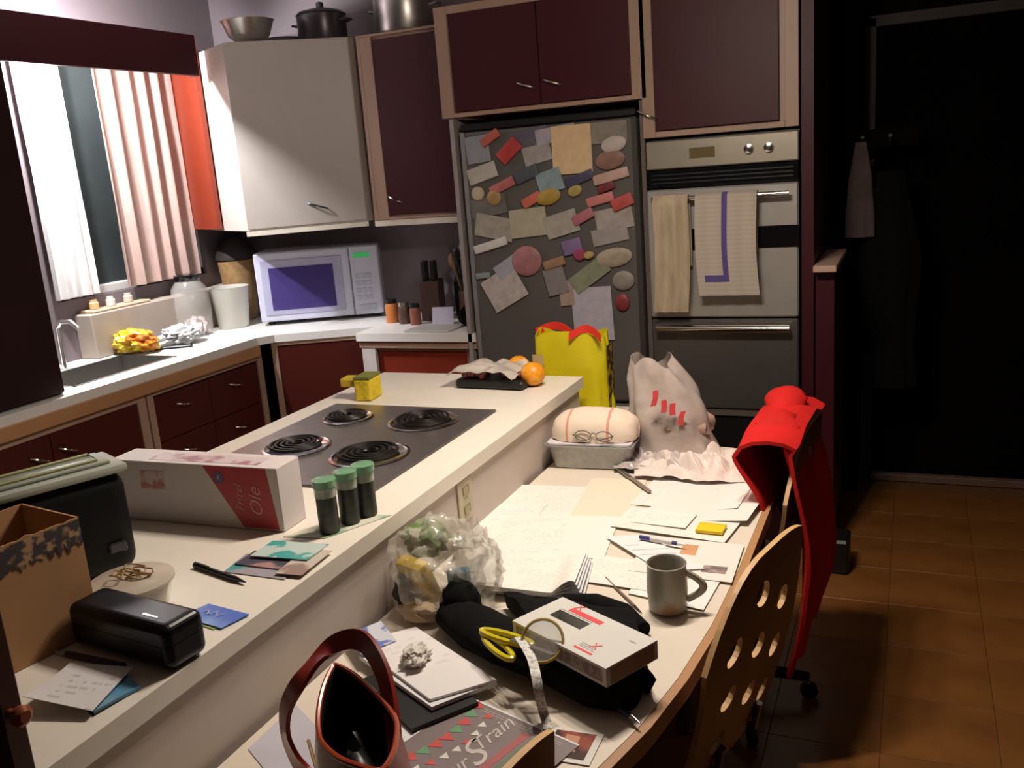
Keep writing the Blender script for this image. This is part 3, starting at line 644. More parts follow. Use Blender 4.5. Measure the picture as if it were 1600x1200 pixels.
# cooktop
ck=thing('cooktop','stainless coil cooktop with four burners set in the island','cooktop',(-1.47,2.1275,.91))
bm=NB(); box(bm,(-.285,-.3525,-.03),(.285,.3525,-.004)); box(bm,(-.297,-.3645,.0005),(.297,.3645,.006),.003); obj('steel_top',bm,mat('cooktop_steel',(.34,.31,.30),.30,.85,var=.08,scale=20),ck)
COIL=mat('coil_black',(.02,.017,.015),.35,.6)
for bx,by,br in((-.125,-.09,.085),(-.145,.205,.07),(.125,.205,.095),(.135,-.12,.095)):
    pan=NB(); lathe(pan,[(br*1.12,.0062),(br*1.16,.0085),(br*1.08,.0105),(br*1.0,.0068),(br*.3,.0064),(.005,.0064)],(bx,by,0),seg=32); pp=obj('drip_pan',pan,CHROME,ck,smooth=True)
    bm=NB(); pts=[]
    for k in range(120):
        a=k/119*2*PI*4; r=br*(.22+.74*k/119); pts.append((bx+r*math.cos(a),by+r*math.sin(a),.017))
    tube(bm,pts,.0052,6); obj('coil',bm,COIL,ck,smooth=True)
bm=NB()
for k in range(4): lathe(bm,[(.016,.006),(.018,.009),(.015,.024),(.006,.025)],(-.03+.0*k,-.28+.0*k,0),seg=14) if k==0 else None
obj('knob',bm,BLACK,ck,smooth=True)

# ---- sponge
c=on(580,625,ZI); t=thing('dish_sponge','yellow sponge block standing at the far left corner of the island','sponge',(c.x-.02,c.y+.02,ZI+.001),.1)
bobj('foam',(-.03,-.045,0),(.03,.045,.075),stainmat('yellow_foam',(.72,.53,.02),(.50,.38,.02),60,.45,.7,.8,.4),t,bev=.006,seg=2)
bobj('handle_grip',(-.09,-.03,.045),(-.032,.03,.075),stainmat('yellow_dark',(.52,.36,.02),(.34,.22,.03),40,.5,.7,.7),t,bev=.005)
bobj('scourer',(-.03,-.045,.0755),(.03,.045,.083),mat('green_scourer',(.16,.17,.03),.9,bump=.3),t)
# ---- fruit tray
c=on(768,607,ZI); t=thing('fruit_tray','dark tray of grapes in shiny film at the far end of the island','fruit',(c.x,c.y+.05,ZI+.001),-.05)
bm=NB(); box(bm,(-.13,-.07,0),(.13,.07,.03),.008); obj('tray',bm,BLACK,t)
g0=None
for k in range(26):
    p=(random.uniform(-.105,.105),random.uniform(-.05,.05),.038+.014*random.random())
    if g0 is None: bm=NB(); lathe(bm,[(.003,-.012),(.010,-.007),(.0125,0),(.010,.008),(.003,.0125)],seg=10); g0=obj('grape',bm,mat('grape_red',(.12,.025,.02),.25),t,p,smooth=True)
    else: g=g0.copy(); C.objects.link(g); g.location=p
def fl_(u,v): return Vector((-.17+.27*u,-.085+.17*v,.065+.02*noise.noise(Vector((u*5,v*5,1)))-.05*max(0,abs(u-.5)-.38)*4))
bm=NB(); surf(bm,fl_,20,12,.001); obj('plastic_film',bm,FILM,t,smooth=True)
OR=stainmat('orange_peel',(.75,.27,.01),(.85,.38,.02),60,.4,.7,.4,.15)
def fruit(label,px,py,r,zz=None):
    c=on(px,py,ZI); t=thing('orange',label,'orange',(c.x,c.y,ZI+.001 if zz is None else zz)); bm=NB(); bmesh.ops.create_icosphere(bm,subdivisions=3,radius=r,matrix=Matrix.Translation((0,0,r*.97))@Matrix.Diagonal((1,1,.95,1))); obj('peel',bm,OR,t,smooth=True)
    bm=NB(); lathe(bm,[(.004,r*1.915),(.004,r*1.94)],seg=8); obj('stem',bm,mat('stem_green',(.08,.1,.02),.6),t)
fruit('orange nearer the viewer beside the grape tray',834,603,.043)
fruit('orange behind the other one at the far island end',812,590,.041)
# ---- long white carton
a=on(445,832,ZI); b=on(215,812,ZI); d=(a-b); Lc=d.length; rz=math.atan2(d.y,d.x)
t=thing('long_carton','long white carton with a red printed panel lying across the island','box',(b.x,b.y,ZI+.001),rz)
HC=.145; DC=.085
bobj('carton_body',(-.05,0,0),(Lc,DC,HC),mat('carton_white',(.62,.56,.55),.45,var=.03),t,bev=.001)
RED=mat('carton_red',(.42,.035,.045),.4,var=.05)
bm=NB(); 
vs=[(Lc-.195,-.0008,HC-.002),(Lc-.028,-.0008,HC-.002),(Lc-.012,-.0008,.004),(Lc-.105,-.0008,.004)]
f=[bm.verts.new(v) for v in vs]; k=[bm.verts.new((v[0],-.0001,v[2])) for v in vs]; bm.faces.new(f); bm.faces.new(k[::-1])
for i in range(4): bm.faces.new((f[i],k[i],k[(i+1)%4],f[(i+1)%4]))
obj('red_panel',bm,RED,t)
LP=mat('letter_pink',(.62,.26,.26),.5)
letter('Ole',.045,LP,t,(Lc-.062,-.0016,HC*.45),(PI/2,-PI/2,0),shear=.3)
letter('Frizel',.028,LP,t,(Lc-.105,-.0016,HC*.50),(PI/2,-PI/2,0),shear=.3)
bm=NB(); lathe(bm,[(.014,0),(.014,.0006)],seg=20,M=Matrix.Translation((Lc-.155,-.0009,HC-.028))@Matrix.Rotation(PI/2,4,'X')); bl=obj('badge',bm,mat('badge_blue',(.10,.09,.20),.4),t)
letter('R',.016,mat('badge_white',(.6,.55,.6),.5),bl,(Lc-.155,-.0018,HC-.028),(PI/2,0,0),shear=.2)
bobj('top_print',(.05,.015,HC),(Lc-.06,DC-.02,HC+.0006),stainmat('top_print',(.55,.46,.46),(.28,.12,.15),22,.5,.6,.35),t)
bobj('corner_print',(.03,-.0008,HC*.55),(.10,-.0001,HC*.85),stainmat('corner_print',(.55,.45,.42),(.45,.18,.14),30,.5,.6,.4),t)
# ---- tubes
TG=mat('herb_dark',(.02,.025,.02),.5,var=.6,scale=60); CAPG=mat('green_cap',(.20,.42,.24),.2,alpha=.75,coat=.5)
for (px,py),hh,lb in (((507,838),.118,'front dark spice tube with green cap beside the long carton'),((540,823),.118,'middle of three dark spice tubes with green caps'),((567,811),.118,'rearmost dark spice tube with green cap nearest the cooktop')):
    c=on(px,py,ZI); t=thing('spice_tube',lb,'tube',(c.x,c.y+.022,ZI+.0035),group=None)
    bm=NB(); lathe(bm,[(.021,0),(.022,.002),(.022,.08)],seg=20); obj('contents',bm,TG,t,smooth=True)
    bm=NB(); lathe(bm,[(.0235,.0805),(.0235,.10),(.021,.101),(.021,.082)],seg=20); obj('glass_neck',bm,mat('neck_glass',(.45,.50,.42),.1,alpha=.6,coat=1),t,smooth=True)
    bm=NB(); lathe(bm,[(.024,.1015),(.026,.103),(.026,.118),(.018,.121)],seg=20); obj('cap',bm,CAPG,t,smooth=True)
sheet('backing_card','green edged card under the three spice tubes','card',[(430,842),(520,838),(600,808),(560,800)],ZI+.0012,stainmat('green_card',(.62,.62,.50),(.22,.40,.22),12,.5,.6,.5),.0015)
# ---- black slow cooker / case with pale green lid
a=on(205,885,ZI); 
t=thing('cooler_case','black rounded case with a pale green rim and lid at the left of the island','case',(a.x-.005,a.y,ZI+.001),0)
W_,D_,H_=.47,.125,.212
t.location=(a.x+.035,a.y-.0,ZI+.001); t.rotation_euler=(0,0,math.radians(66))
MBC=mat('matte_black_case',(.004,.0045,.0045),.5,var=.1,spec=.2)
bm=NB(); box(bm,(-W_,0,0),(0,D_,H_),.035,seg=4); obj('case_body',bm,MBC,t,smooth=True)
bm=NB(); box(bm,(-W_-.004,-.004,H_-.004),(.004,D_+.004,H_+.014),.007,seg=2); obj('rim',bm,mat('pale_green_rim',(.34,.36,.30),.35,var=.06),t,smooth=True)
bm=NB(); box(bm,(-W_+.02,.018,H_+.0145),(-.02,D_-.018,H_+.021),.003,seg=2); obj('lid',bm,mat('lid_green_grey',(.28,.30,.24),.3),t,smooth=True)
bm=NB(); tube(bm,[(-W_+.04,.035,H_+.024),(-.04,.035,H_+.024),(-.04,D_-.035,H_+.024),(-W_+.04,D_-.035,H_+.024)],.003,6,closed=True); obj('lid_groove',bm,mat('lid_yellow_line',(.38,.37,.18),.4),t)
bobj('latch',(-.06,-.007,.05),(-.025,.0,.072),GLOSSB,t,bev=.003)
# ---- cardboard box
c1=on(140,985,ZI); e=on(30,1030,ZI)
t=thing('cardboard_box','open brown cardboard box with a torn printed rim at the left','box',(c1.x+.018,c1.y+.005,ZI+.001),-.16)
CB=mat('cardboard',(.40,.21,.09),.8,var=.08,scale=8); hB=.212
wx,wy=.17,.165
def torn(u): return .006*noise.noise(Vector((u*30,0,3)))
for nm,f0 in (('wall',lambda u,v:(0,-wy*u,v*(hB+torn(u)))),('wall',lambda u,v:(-wx*u,0,v*hB)),('wall',lambda u,v:(-wx,-wy*u,v*hB)),('wall',lambda u,v:(-wx*u,-wy,v*hB))):
    bm=NB(); surf(bm,lambda u,v:Vector(f0(u,v)),20,8,.004); obj(nm,bm,CB,t)
bobj('bottom_panel',(-wx,-wy,0),(0,0,.004),CB,t)
bm=NB(); surf(bm,lambda u,v:Vector((.0032,-wy*u,hB-.045+.02*noise.noise(Vector((u*22,1,2)))*(1-v)+.042*v)),40,2,.0008); obj('torn_print',bm,stainmat('torn_black',(.40,.24,.12),(.045,.035,.035),60,.38,.5,.8),t)
bm=NB(); surf(bm,lambda u,v:Vector((-wx-.05*v,-wy*u,hB-.005-.10*v*v)),6,6,.004); obj('flap',bm,CB,t)
# ---- tub with rubber bands
c=(on(150,945,ZI)+on(270,950,ZI))/2; t=thing('plastic_tub','clear round tub with brown rubber bands on its lid','tub',(c.x+.004,c.y+.0,ZI+.001))
bm=NB(); lathe(bm,[(.055,0),(.062,.004),(.072,.045),(.069,.045),(.058,.006)],seg=28); obj('tub_wall',bm,CLEARP,t,smooth=True)
bm=NB(); lathe(bm,[(.054,.005),(.066,.04),(.01,.041)],seg=24); obj('contents',bm,mat('tub_contents',(.42,.33,.18),.7,var=.3,scale=40),t,smooth=True)
bm=NB(); lathe(bm,[(.074,.046),(.077,.048),(.077,.053),(.072,.056),(.01,.055)],seg=28); obj('lid',bm,mat('lid_frosted',(.62,.54,.44),.3,alpha=.7),t,smooth=True)
for k in range(5):
    bm=NB(); pts=[]; cx_,cy_=random.uniform(-.02,.02),random.uniform(-.02,.02); ra=random.uniform(.015,.028)
    for j in range(16):
        a=2*PI*j/16; pts.append((cx_+ra*math.cos(a)*(1+.3*math.sin(2*a+k)),cy_+ra*.7*math.sin(a),.058+.003*k+.002*math.sin(3*a)))
    tube(bm,pts,.0016,5,closed=True); obj('rubber_band',bm,mat('rubber_brown',(.30,.17,.05),.5),t,smooth=True)
# ---- glasses case
a=on(116,1012,ZI); b=on(262,1046,ZI); d=b-a; t=thing('glasses_case','glossy black hard glasses case near the island edge','case',(a.x-.005,a.y,ZI+.003),math.atan2(d.y,d.x)-.06)
L_=d.length+.03
for nm,lo_ in(('case_bottom',True),('case_lid',False)):
    bm=NB(); box(bm,(0,0,0),(L_,.082,.078),.017,seg=6)
    bmesh.ops.bisect_plane(bm,geom=bm.verts[:]+bm.edges[:]+bm.faces[:],plane_co=(0,0,.0435 if lo_ else .0445),plane_no=(0,0,1),clear_outer=lo_,clear_inner=not lo_)
    bmesh.ops.holes_fill(bm,edges=[e for e in bm.edges if e.is_boundary]); obj(nm,bm,mat('case_black',(.003,.003,.004),.30,var=.05,spec=.35),t,smooth=False)
bobj('badge',(L_*.68,.024,.078),(L_*.68+.035,.028,.0788),CHROME,t)
# ---- pens
def pen(label,p,q,z,r,m,tip,name='pen',clip=True):
    a=on(*p,z); b=on(*q,z); d=b-a; Lp=d.length; t=thing(name,label,'pen',(a.x,a.y,z+r+.0005),math.atan2(d.y,d.x))
    def cylx(x0,x1,r0,r1): 
        bm=NB(); lathe(bm,[(r0,x0),(r1,x1)],seg=12,M=Matrix.Rotation(PI/2,4,'Y')); return bm
    obj('barrel',cylx(.0,Lp*.82,r,r),m,t,smooth=True); obj('tip',cylx(Lp*.82,Lp,r*.95,r*.25),tip,t,smooth=True)
    if clip: bobj('clip',(.002,-.0015,r),(Lp*.3,.0015,r+.002),tip,t)
    return t
pen('black pen lying in the middle of the white island top',(305,887),(384,914),ZI,.0055,BLACK,BLACK)
pen('black pen poking out from under the glasses case',(195,1045),(86,1022),ZI,.005,BLACK,mat('pen_grey',(.3,.27,.24),.4),clip=False)
# ---- cards
TEAL=printmat('teal_card',(.07,.34,.33),(.7,.75,.72),130,.45,160,.004,.10,.07)
sheet('loyalty_card','teal and grey printed card at the bottom of the card pile','card',[(352,893),(383,866),(478,876),(442,906)],ZI+.0015,stainmat('teal_mix',(.06,.30,.30),(.35,.33,.36),7,.48,.52,.4),.002)
sheet('loyalty_card','dark slate and pink card on the card pile','card',[(365,880),(400,862),(482,868),(455,893)],ZI+.0045,stainmat('slate_mix',(.07,.065,.09),(.42,.24,.22),9,.55,.6,.4),.002)
sheet('folded_leaflet','beige leaflet at the right of the card pile by the island edge','leaflet',[(430,893),(478,860),(520,858),(470,902)],ZI+.0075,stainmat('beige_mix',(.55,.48,.40),(.30,.20,.16),9,.55,.6,.5),.001)
sheet('gift_card','pale green card with a teal mark on top of the card pile','card',[(392,868),(425,846),(515,850),(478,876)],ZI+.0105,stainmat('pale_teal',(.50,.60,.55),(.06,.36,.34),16,.52,.56,.4),.002)
sheet('blue_card','bright blue card at the island edge beside the glasses case','card',[(283,965),(325,943),(390,961),(345,981)],ZI+.003,stainmat('blue_print',(.04,.13,.55),(.25,.45,.75),8,.5,.7,.3),.002)
sheet('green_card','green yellow card under the bright blue card','card',[(278,966),(318,945),(378,966),(332,983)],ZI+.0008,mat('green_yellow',(.25,.30,.08),.4),.0015)
bc=bpy.data.objects['blue_card']
bm=NB(); tube(bm,[(-.028+.006*k,.004+.008*math.sin(k*1.9),.0016) for k in range(8)],.0009,5); obj('white_mark',bm,PAPERC,bc)
# ---- envelope, booklet
ENV=printmat('envelope_print',(.66,.63,.63),(.18,.17,.18),60,.5,90,.03,.17,.20,strength=.35)
sheet('booklet','blue and black booklet under the white envelope','booklet',[(112,1078),(190,1056),(216,1066),(150,1122)],ZI+.004,stainmat('blue_cover',(.10,.28,.45),(.22,.38,.48),12,.5,.65,.4),.005)
sheet('address_book','black notebook under the booklet at the island edge','notebook',[(118,1090),(196,1062),(216,1070),(148,1127)],ZI+.0008,BLACK,.0015)
en=sheet('envelope','white printed envelope at the near left end of the island','envelope',[(110,1037),(207,1041),(145,1113),(38,1100)],ZI+.012,ENV,.001,bend=lambda a,b:.012*b*b*(1-a)*1.2)
# ---- near left panel with knob
t=thing('partition_board','dark red brown upright panel at the bottom left corner','panel',(0,0,0))
pk=on(52,1130,ZI); 
PX=ony(56,1185,.705).x
bobj('board',(PX-.60,.672,0),(PX,.704,1.25),mat('red_brown_panel',(.045,.014,.008),.4,var=.12,scale=4,stretch=(1,1,.2)),t,bev=.003)
kk=ony(48,1122,.684)
bm=NB(); lathe(bm,[(.006,0),(.006,.012),(.013,.018),(.014,.026),(.008,.031)],seg=16,M=Matrix.Translation((PX-.001,.684,kk.z))@Matrix.Rotation(PI/2,4,'Y')); obj('knob',bm,mat('copper_knob',(.30,.08,.035),.35,.3),t,smooth=True)

# ================================================================ DESK
dk=thing('desk','white topped low desk with a curved wooden edge along the island','desk',(0,0,0))
edge=[(-.360,2.83),(-.350,2.5),(-.350,1.95),(-.358,1.70),(-.378,1.49),(-.405,1.33),(-.440,1.2),(-.495,1.08),(-.58,.95),(-.68,.80),(-.78,.715)]
poly=[(-1.045,.725),(-1.045,2.975),(-1.33,2.975),(-1.33,3.30),(-.93,3.30),(-.90,2.92)]+edge[:]+[]
bm=NB(); prism(bm,[(x,y) for x,y in poly][::1]+[],.688,ZD); obj('desk_top',bm,mat('desk_laminate',(.74,.66,.55),.42,var=.02),dk)
def off(P,d):
    out=[]
    for i,(x,y) in enumerate(P):
        a=P[max(i-1,0)]; b=P[min(i+1,len(P)-1)]; tx,ty=b[0]-a[0],b[1]-a[1]; l=math.hypot(tx,ty); out.append((x-ty/l*d*1,y+tx/l*d*1))
    return out
eo=off(edge,.018)
bm=NB(); e1=off(edge,.0005); prism(bm,e1+eo[::-1],.672,ZD-.001); obj('wood_edge',bm,OAK,dk)
for x,y in((-.42,2.72),(-.42,1.7),(-1.0,2.9)):
    bm=NB(); tube(bm,[(x,y,0),(x,y,.687)],.02,12); obj('leg',bm,DSTEEL,dk,smooth=True)

# ---- chairs
def chair(label,x,y,rz,h=.89):
    t=thing('plywood_chair',label,'chair',(x,y,0),rz,group='perforated plywood chairs along the desk')
    # local: backrest in the y direction, back face towards +x, seat towards -x
    w_,h_=.46,h-.44; CB_=[0,.12,.37,.63,.88,1]; cols,rows=5,8; ch=h_/rows; N=16
    def mp(s,z):
        v=z/h_; wsc=1-.10*(1-v)**1.2 ; 
        ss=s*wsc; top=-(.15 if s<0 else .03)*(abs(s)/(w_/2))**(2.2 if s<0 else 3)*v*v+.0*s
        return Vector((.075*(v-.2)-.25*ss*ss+.02*math.sin(v*3),ss,.44+z+top))
    bm=NB(); cache={}
    def V(s,z):
        k=(round(s,5),round(z,5))
        if k not in cache: cache[k]=bm.verts.new(mp(s,z))
        return cache[k]
    for i in range(cols):
        for j in range(rows):
            cw=(CB_[i+1]-CB_[i])*w_; cs=-w_/2+w_*(CB_[i+1]+CB_[i])/2; cz=ch*(j+.5)
            ring=[]
            for k in range(N):
                a=2*PI*k/N+PI/4; q=Vector((math.cos(a),math.sin(a))); mxx=max(abs(q.x),abs(q.y)); ring.append((cs+q.x/mxx*cw/2,cz+q.y/mxx*ch/2))
            O=[V(*p) for p in ring]
            if (i+j)%2==0 and 0<j<rows-1 and 0<i<4:
                I=[bm.verts.new(mp(cs+.031*math.cos(2*PI*k/N+PI/4),cz+.0255*math.sin(2*PI*k/N+PI/4))) for k in range(N)]
                for k in range(N): bm.faces.new((O[k],O[(k+1)%N],I[(k+1)%N],I[k]))
            else: bm.faces.new(O)
    bmesh.ops.recalc_face_normals(bm,faces=bm.faces)
    o=obj('backrest',bm,[PLY,PLYE],t); 
    s=o.modifiers.new('s','SOLIDIFY'); s.thickness=.011; s.offset=0; s.material_offset_rim=1
    bm=NB()
    def seat(u,v):
        a=u*2-1; b=v*2-1; 
        r=Vector((a*math.sqrt(1-b*b/2),b*math.sqrt(1-a*a/2)))
        return Vector((-.22+r.x*.215,r.y*.22,.445+.012*r.x*r.x-.02*max(0,-r.x-.6)))
    surf(bm,seat,16,16,.012); obj('seat',bm,PLY,t,smooth=True)
    for sgn in(-1,1):
        bm=NB(); tube(bm,[(-.05,.09*sgn,.435),(.0,.09*sgn,.44),(.012,.09*sgn,.50)],.009,8); obj('back_bracket',bm,DSTEEL,t,smooth=True)
    bm=NB(); tube(bm,[(-.2,0,.10),(-.2,0,.43)],.025,12); obj('post',bm,BLACK,t,smooth=True)
    for k in range(5):
        a=2*PI*k/5+.3; ex,ey=-.2+.26*math.cos(a),.26*math.sin(a)
        bm=NB(); tube(bm,[(-.2,0,.11),(ex,ey,.07)],[.022,.015],8); lg=obj('leg',bm,BLACK,t,smooth=True)
        bm=NB(); lathe(bm,[(.02,-.011),(.026,-.008),(.026,.008),(.02,.011)],seg=14,M=Matrix.Translation((ex,ey,.026))@Matrix.Rotation(PI/2,4,'X')@Matrix.Rotation(a,4,'Y')); obj('castor',bm,BLACK,lg,smooth=True)
    return t
a=Vector((-.205,1.90)); b=Vector((-.31,1.50))
rz=math.atan2(a.y-b.y,a.x-b.x)-PI/2
CH1=chair('perforated plywood chair pushed up to the desk beside the mug',(a.x+b.x)/2-.055,(a.y+b.y)/2-.01,rz)
c3=copytree(CH1); c3.location=(-.545,.850,0); c3.rotation_euler=(0,0,-.16); c3['label']='perforated plywood chair at the bottom of the picture beside the flyer'
c2=copytree(CH1); c2.location=(-.315,2.545,0); c2.rotation_euler=(0,0,-.10); c2['label']='plywood chair beyond the mug with a red coat over its back'
# ---- red coat on chair 2
REDC=mat('red_coat_fabric',(.50,.012,.010),.8,var=.2,scale=7,bump=.1,spec=.2)
def coatf(u,v):
    y=2.335+.47*u; s=v
    top=.865+.03*math.sin(u*PI)+.03*noise.noise(Vector((u*3,0,2)))
    zin=.57+.06*math.sin(u*6); zout=.26+.06*noise.noise(Vector((u*3,5,1)))
    wob=.018*noise.noise(Vector((u*7,v*4,0)))+.012*math.sin(u*17+v*3)
    if s<.35: k=s/.35; z=zin+.10*(1-u)*(1-k)+(top-zin)*k; q=min(1,max(0,(z-.70)/.17)); x=-.268-.068*q*q*(3-2*q)-wob*.4*q
    elif s<.45: k=(s-.35)/.1; a=k*PI; x=-.255-.08*math.cos(a); z=top+.035*math.sin(a)
    else: k=(s-.45)/.55; z=top-(top-zout)*k; x=-.215-.02*k+.055*math.sin(k*PI*.9)+wob+.02*k
    return Vector((x-.065+.03*(u-.5),y-.05*max(0,s-.45)*(1-u)*2,z))
bm=NB(); surf(bm,coatf,40,60,.01); rc=tag(obj('red_coat',bm,REDC,None,smooth=True),'bright red coat draped over the back of the second chair','coat')
bm=NB(); loft(bm,[((-.325,2.42+.03*k,.892+.02*math.sin(k)+.004*k),(.05+.01*math.sin(k*2),.012+.026*math.sin((k+.5)/11*PI)),(1,0,0)) for k in range(11)],16,.15,2); obj('hood',bm,REDC,rc,smooth=True)

# ================================================================ THINGS ON THE DESK
# papers: levels
def lv(k): return ZD+.0011+.0011*k
PR=[printmat('print_a',(.84,.80,.73),(.33,.31,.30),70,.48,110,.02,.22,.30,strength=.2),
    printmat('print_b',(.83,.79,.72),(.25,.24,.25),85,.5,140,.015,.24,.22,strength=.2),
    printmat('print_c',(.82,.79,.74),(.30,.28,.30),55,.5,90,.02,.25,.3,strength=.18)]
sheet('form_sheet','printed form with a dark heading near the outlet','paper',[(812,757),(945,762),(905,812),(762,806)],lv(0),PR[1])
sheet('heading_bar',None,None,[(835,763),(862,764),(850,771),(822,770)],.0012,mat('heading_grey',(.30,.30,.32),.6),.0003) if False else None
sheet('plain_sheet','blank cream sheet lying below the foil tin','paper',[(925,745),(1010,752),(985,812),(888,812)],lv(1),mat('cream_sheet',(.80,.70,.56),.7,var=.01))
sheet('letter_sheet','large printed letter in the middle of the desk papers','paper',[(790,803),(965,808),(948,872),(735,868)],lv(2),PR[0])
sheet('letter_sheet','printed letter overlapping the notebook top edge','paper',[(745,845),(925,858),(905,900),(722,893)],lv(3),PR[2])
sheet('letter_sheet','long white letter right of the foil tin under the tissue','paper',[(1030,738),(1190,752),(1150,800),(985,790)],lv(2),PR[2],bend=lambda a,b:.03*max(0,a-.6)**1.5*2)
sheet('letter_sheet','curling white sheet hanging over the desk edge by the red coat','paper',[(1050,765),(1200,772),(1170,822),(1000,805)],lv(4),mat('warm_sheet',(.82,.76,.70),.7,var=.01),bend=lambda a,b:.05*max(0,a-.55)**1.3*(1-b*.5)+.002)
sheet('letter_sheet','printed letter lying under the yellow sticky notes','paper',[(985,792),(1160,815),(1130,848),(955,822)],lv(6),PR[1])
sheet('receipt','small printed receipt above the blue capped pen','paper',[(1005,795),(1090,805),(1070,828),(985,815)],lv(7),PR[0],bend=lambda a,b:.004*a)
nt_=thing('sticky_notes','pad of bright yellow sticky notes on the papers','sticky notes',(0,0,0))
c=(on(1085,820,lv(9))+on(1138,836,lv(9)))/2; nt_.location=c; nt_.rotation_euler=(0,0,-.03)
bobj('pad',(-.034,-.026,0),(.034,.026,.008),mat('sticky_yellow',(.85,.58,.01),.6,var=.02),nt_,bev=.0006); bobj('cover_tab',(-.034,.018,.0082),(.034,.026,.0088),mat('sticky_pale',(.80,.62,.12),.6),nt_)
sheet('leaflet','white leaflet with an orange and a dark picture by the desk edge','leaflet',[(1010,838),(1166,850),(1140,912),(985,890)],lv(5),mat('leaflet_white',(.80,.76,.70),.5,var=.01))
lf=bpy.data.objects['leaflet']
def patch(px,z,m,parent,name='printed_picture'):
    o=sheet(name,None,None,px,z,m,.0003,n=2); l=o.location.copy(); o.parent=parent; o.location=l-parent.location; return o
patch([(1068,850),(1092,852),(1086,868),(1062,864)],lv(5)+.0008,mat('pic_orange',(.62,.32,.16),.5),lf)
patch([(1100,883),(1138,886),(1133,897),(1095,893)],lv(5)+.0008,stainmat('pic_dark',(.20,.15,.15),(.40,.3,.28),40,.45,.6),lf)
sheet('envelope','white envelope with slanting lines left of the leaflet','envelope',[(945,838),(1010,836),(1100,888),(1035,893)],lv(8),printmat('slant_print',(.80,.77,.76),(.3,.3,.33),30,.3,12,.01,.12,.2,strength=.5,fill=.2),.0012)
sheet('letter_sheet','printed sheet between notebook and mug','paper',[(930,868),(1030,878),(1010,925),(905,905)],lv(4),PR[1])
sheet('letter_sheet','white sheet behind the mug near the desk edge','paper',[(1010,885),(1130,905),(1095,955),(985,925)],lv(3),PR[2])
sheet('form_sheet','faint printed form against the island side','paper',[(770,785),(860,790),(800,850),(715,860)],lv(1)+.0004,PR[2])
pen('white pen with a blue cap lying on the letters',(1000,842),(1072,855),lv(9)+.002,.005,mat('pen_blue',(.04,.04,.20),.4),mat('pen_white',(.75,.74,.72),.4),clip=False)
pt=bpy.data.objects['pen.002']
for ch in pt.children:
    if ch.name.startswith('tip'): ch.scale=(1,1,1)
bobj('white_barrel',(.028,-.0056,-.0056),(.088,.0056,.0056),mat('pen_white',(.75,.74,.72),.4),pt,bev=.002)
# stick/knife
t=thing('butter_knife','steel table knife lying beside the foil tin','knife',(0,0,0)); a=on(955,728,ZD); b=on(1016,774,ZD); d=b-a; t.location=(a.x,a.y,lv(5)); t.rotation_euler=(0,0,math.atan2(d.y,d.x))
bm=NB(); box(bm,(0,-.007,0),(d.length*.55,.007,.006),.002); obj('blade',bm,STEEL,t); bm=NB(); box(bm,(d.length*.55,-.006,0),(d.length,.006,.009),.003); obj('handle',bm,mat('knife_handle',(.33,.28,.22),.4,.4),t)
# pencil near mug
pen('thin pencil left of the mug pointing at the black bag',(946,905),(1003,960),ZD,.003,mat('pencil_brown',(.18,.12,.08),.5),BLACK,'pencil',clip=False)
# notebook with curled pages
nb=thing('notebook','thick open writing pad with curled pages beside the clear bag','notebook',(0,0,0))
c=[on(*p,ZD) for p in ((738,872),(945,885),(893,940),(742,930))]; cc=sum(c,Vector())/4
u=((c[1]-c[0])+(c[2]-c[3]))/2; v=((c[3]-c[0])+(c[2]-c[1]))/2
nb.location=(cc.x,cc.y,lv(5)); 
for k in range(5):
    def fn(a,b,k=k):
        p=u*(a-.5)*(1-.015*k)+v*(b-.5)*(1+.01*k)+Vector((.004*k,-.003*k,0)); z=.002+.0035*k
        cu=max(0,a-.72)/.28; z+= .035*math.sin(cu*PI*.6)*(.4+.6*b)*(k/4)**.7
        p=p-u*.07*cu*cu*(k/4)
        z+=.012*(max(0,b-.6)/.4)**2*(1-a)*(k/4)
        return p+Vector((0,0,z))
    bm=NB(); surf(bm,fn,22,10,.0022); obj('page_block' if k<4 else 'top_page',bm,PR[1] if k==4 else PAPERC,nb,smooth=True)
# mug
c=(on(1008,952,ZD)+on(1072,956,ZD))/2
mg=thing('mug','grey green stoneware mug with warm light painted as brown patches on the desk','mug',(c.x+.004,c.y+.006,ZD+.0045),0); mg.scale=(1,1,.9)
bm=NB(); lathe(bm,[(.036,0),(.040,.003),(.043,.05),(.041,.108),(.0425,.114),(.0405,.116),(.038,.11),(.0375,.01),(.01,.006)],seg=32); obj('mug_body',bm,stainmat('stoneware',(.40,.40,.34),(.40,.20,.09),9,.54,.64,.35),mg,smooth=True)  # brown patches are warm light put into the mug colour
bm=NB(); pts=[(.041+.034*math.sin(k/12*PI),0,.092-.068*k/12) for k in range(13)]
tube(bm,[Vector(p) for p in pts],.0065,8,flat=1.3); h=obj('handle',bm,mat('stone_handle',(.42,.40,.34),.35),mg,smooth=True); h.rotation_euler=(0,0,.15)
bm=NB(); lathe(bm,[(.0372,.075),(.01,.076)],seg=24); obj('tea',bm,mat('tea_brown',(.10,.06,.035),.2),mg)
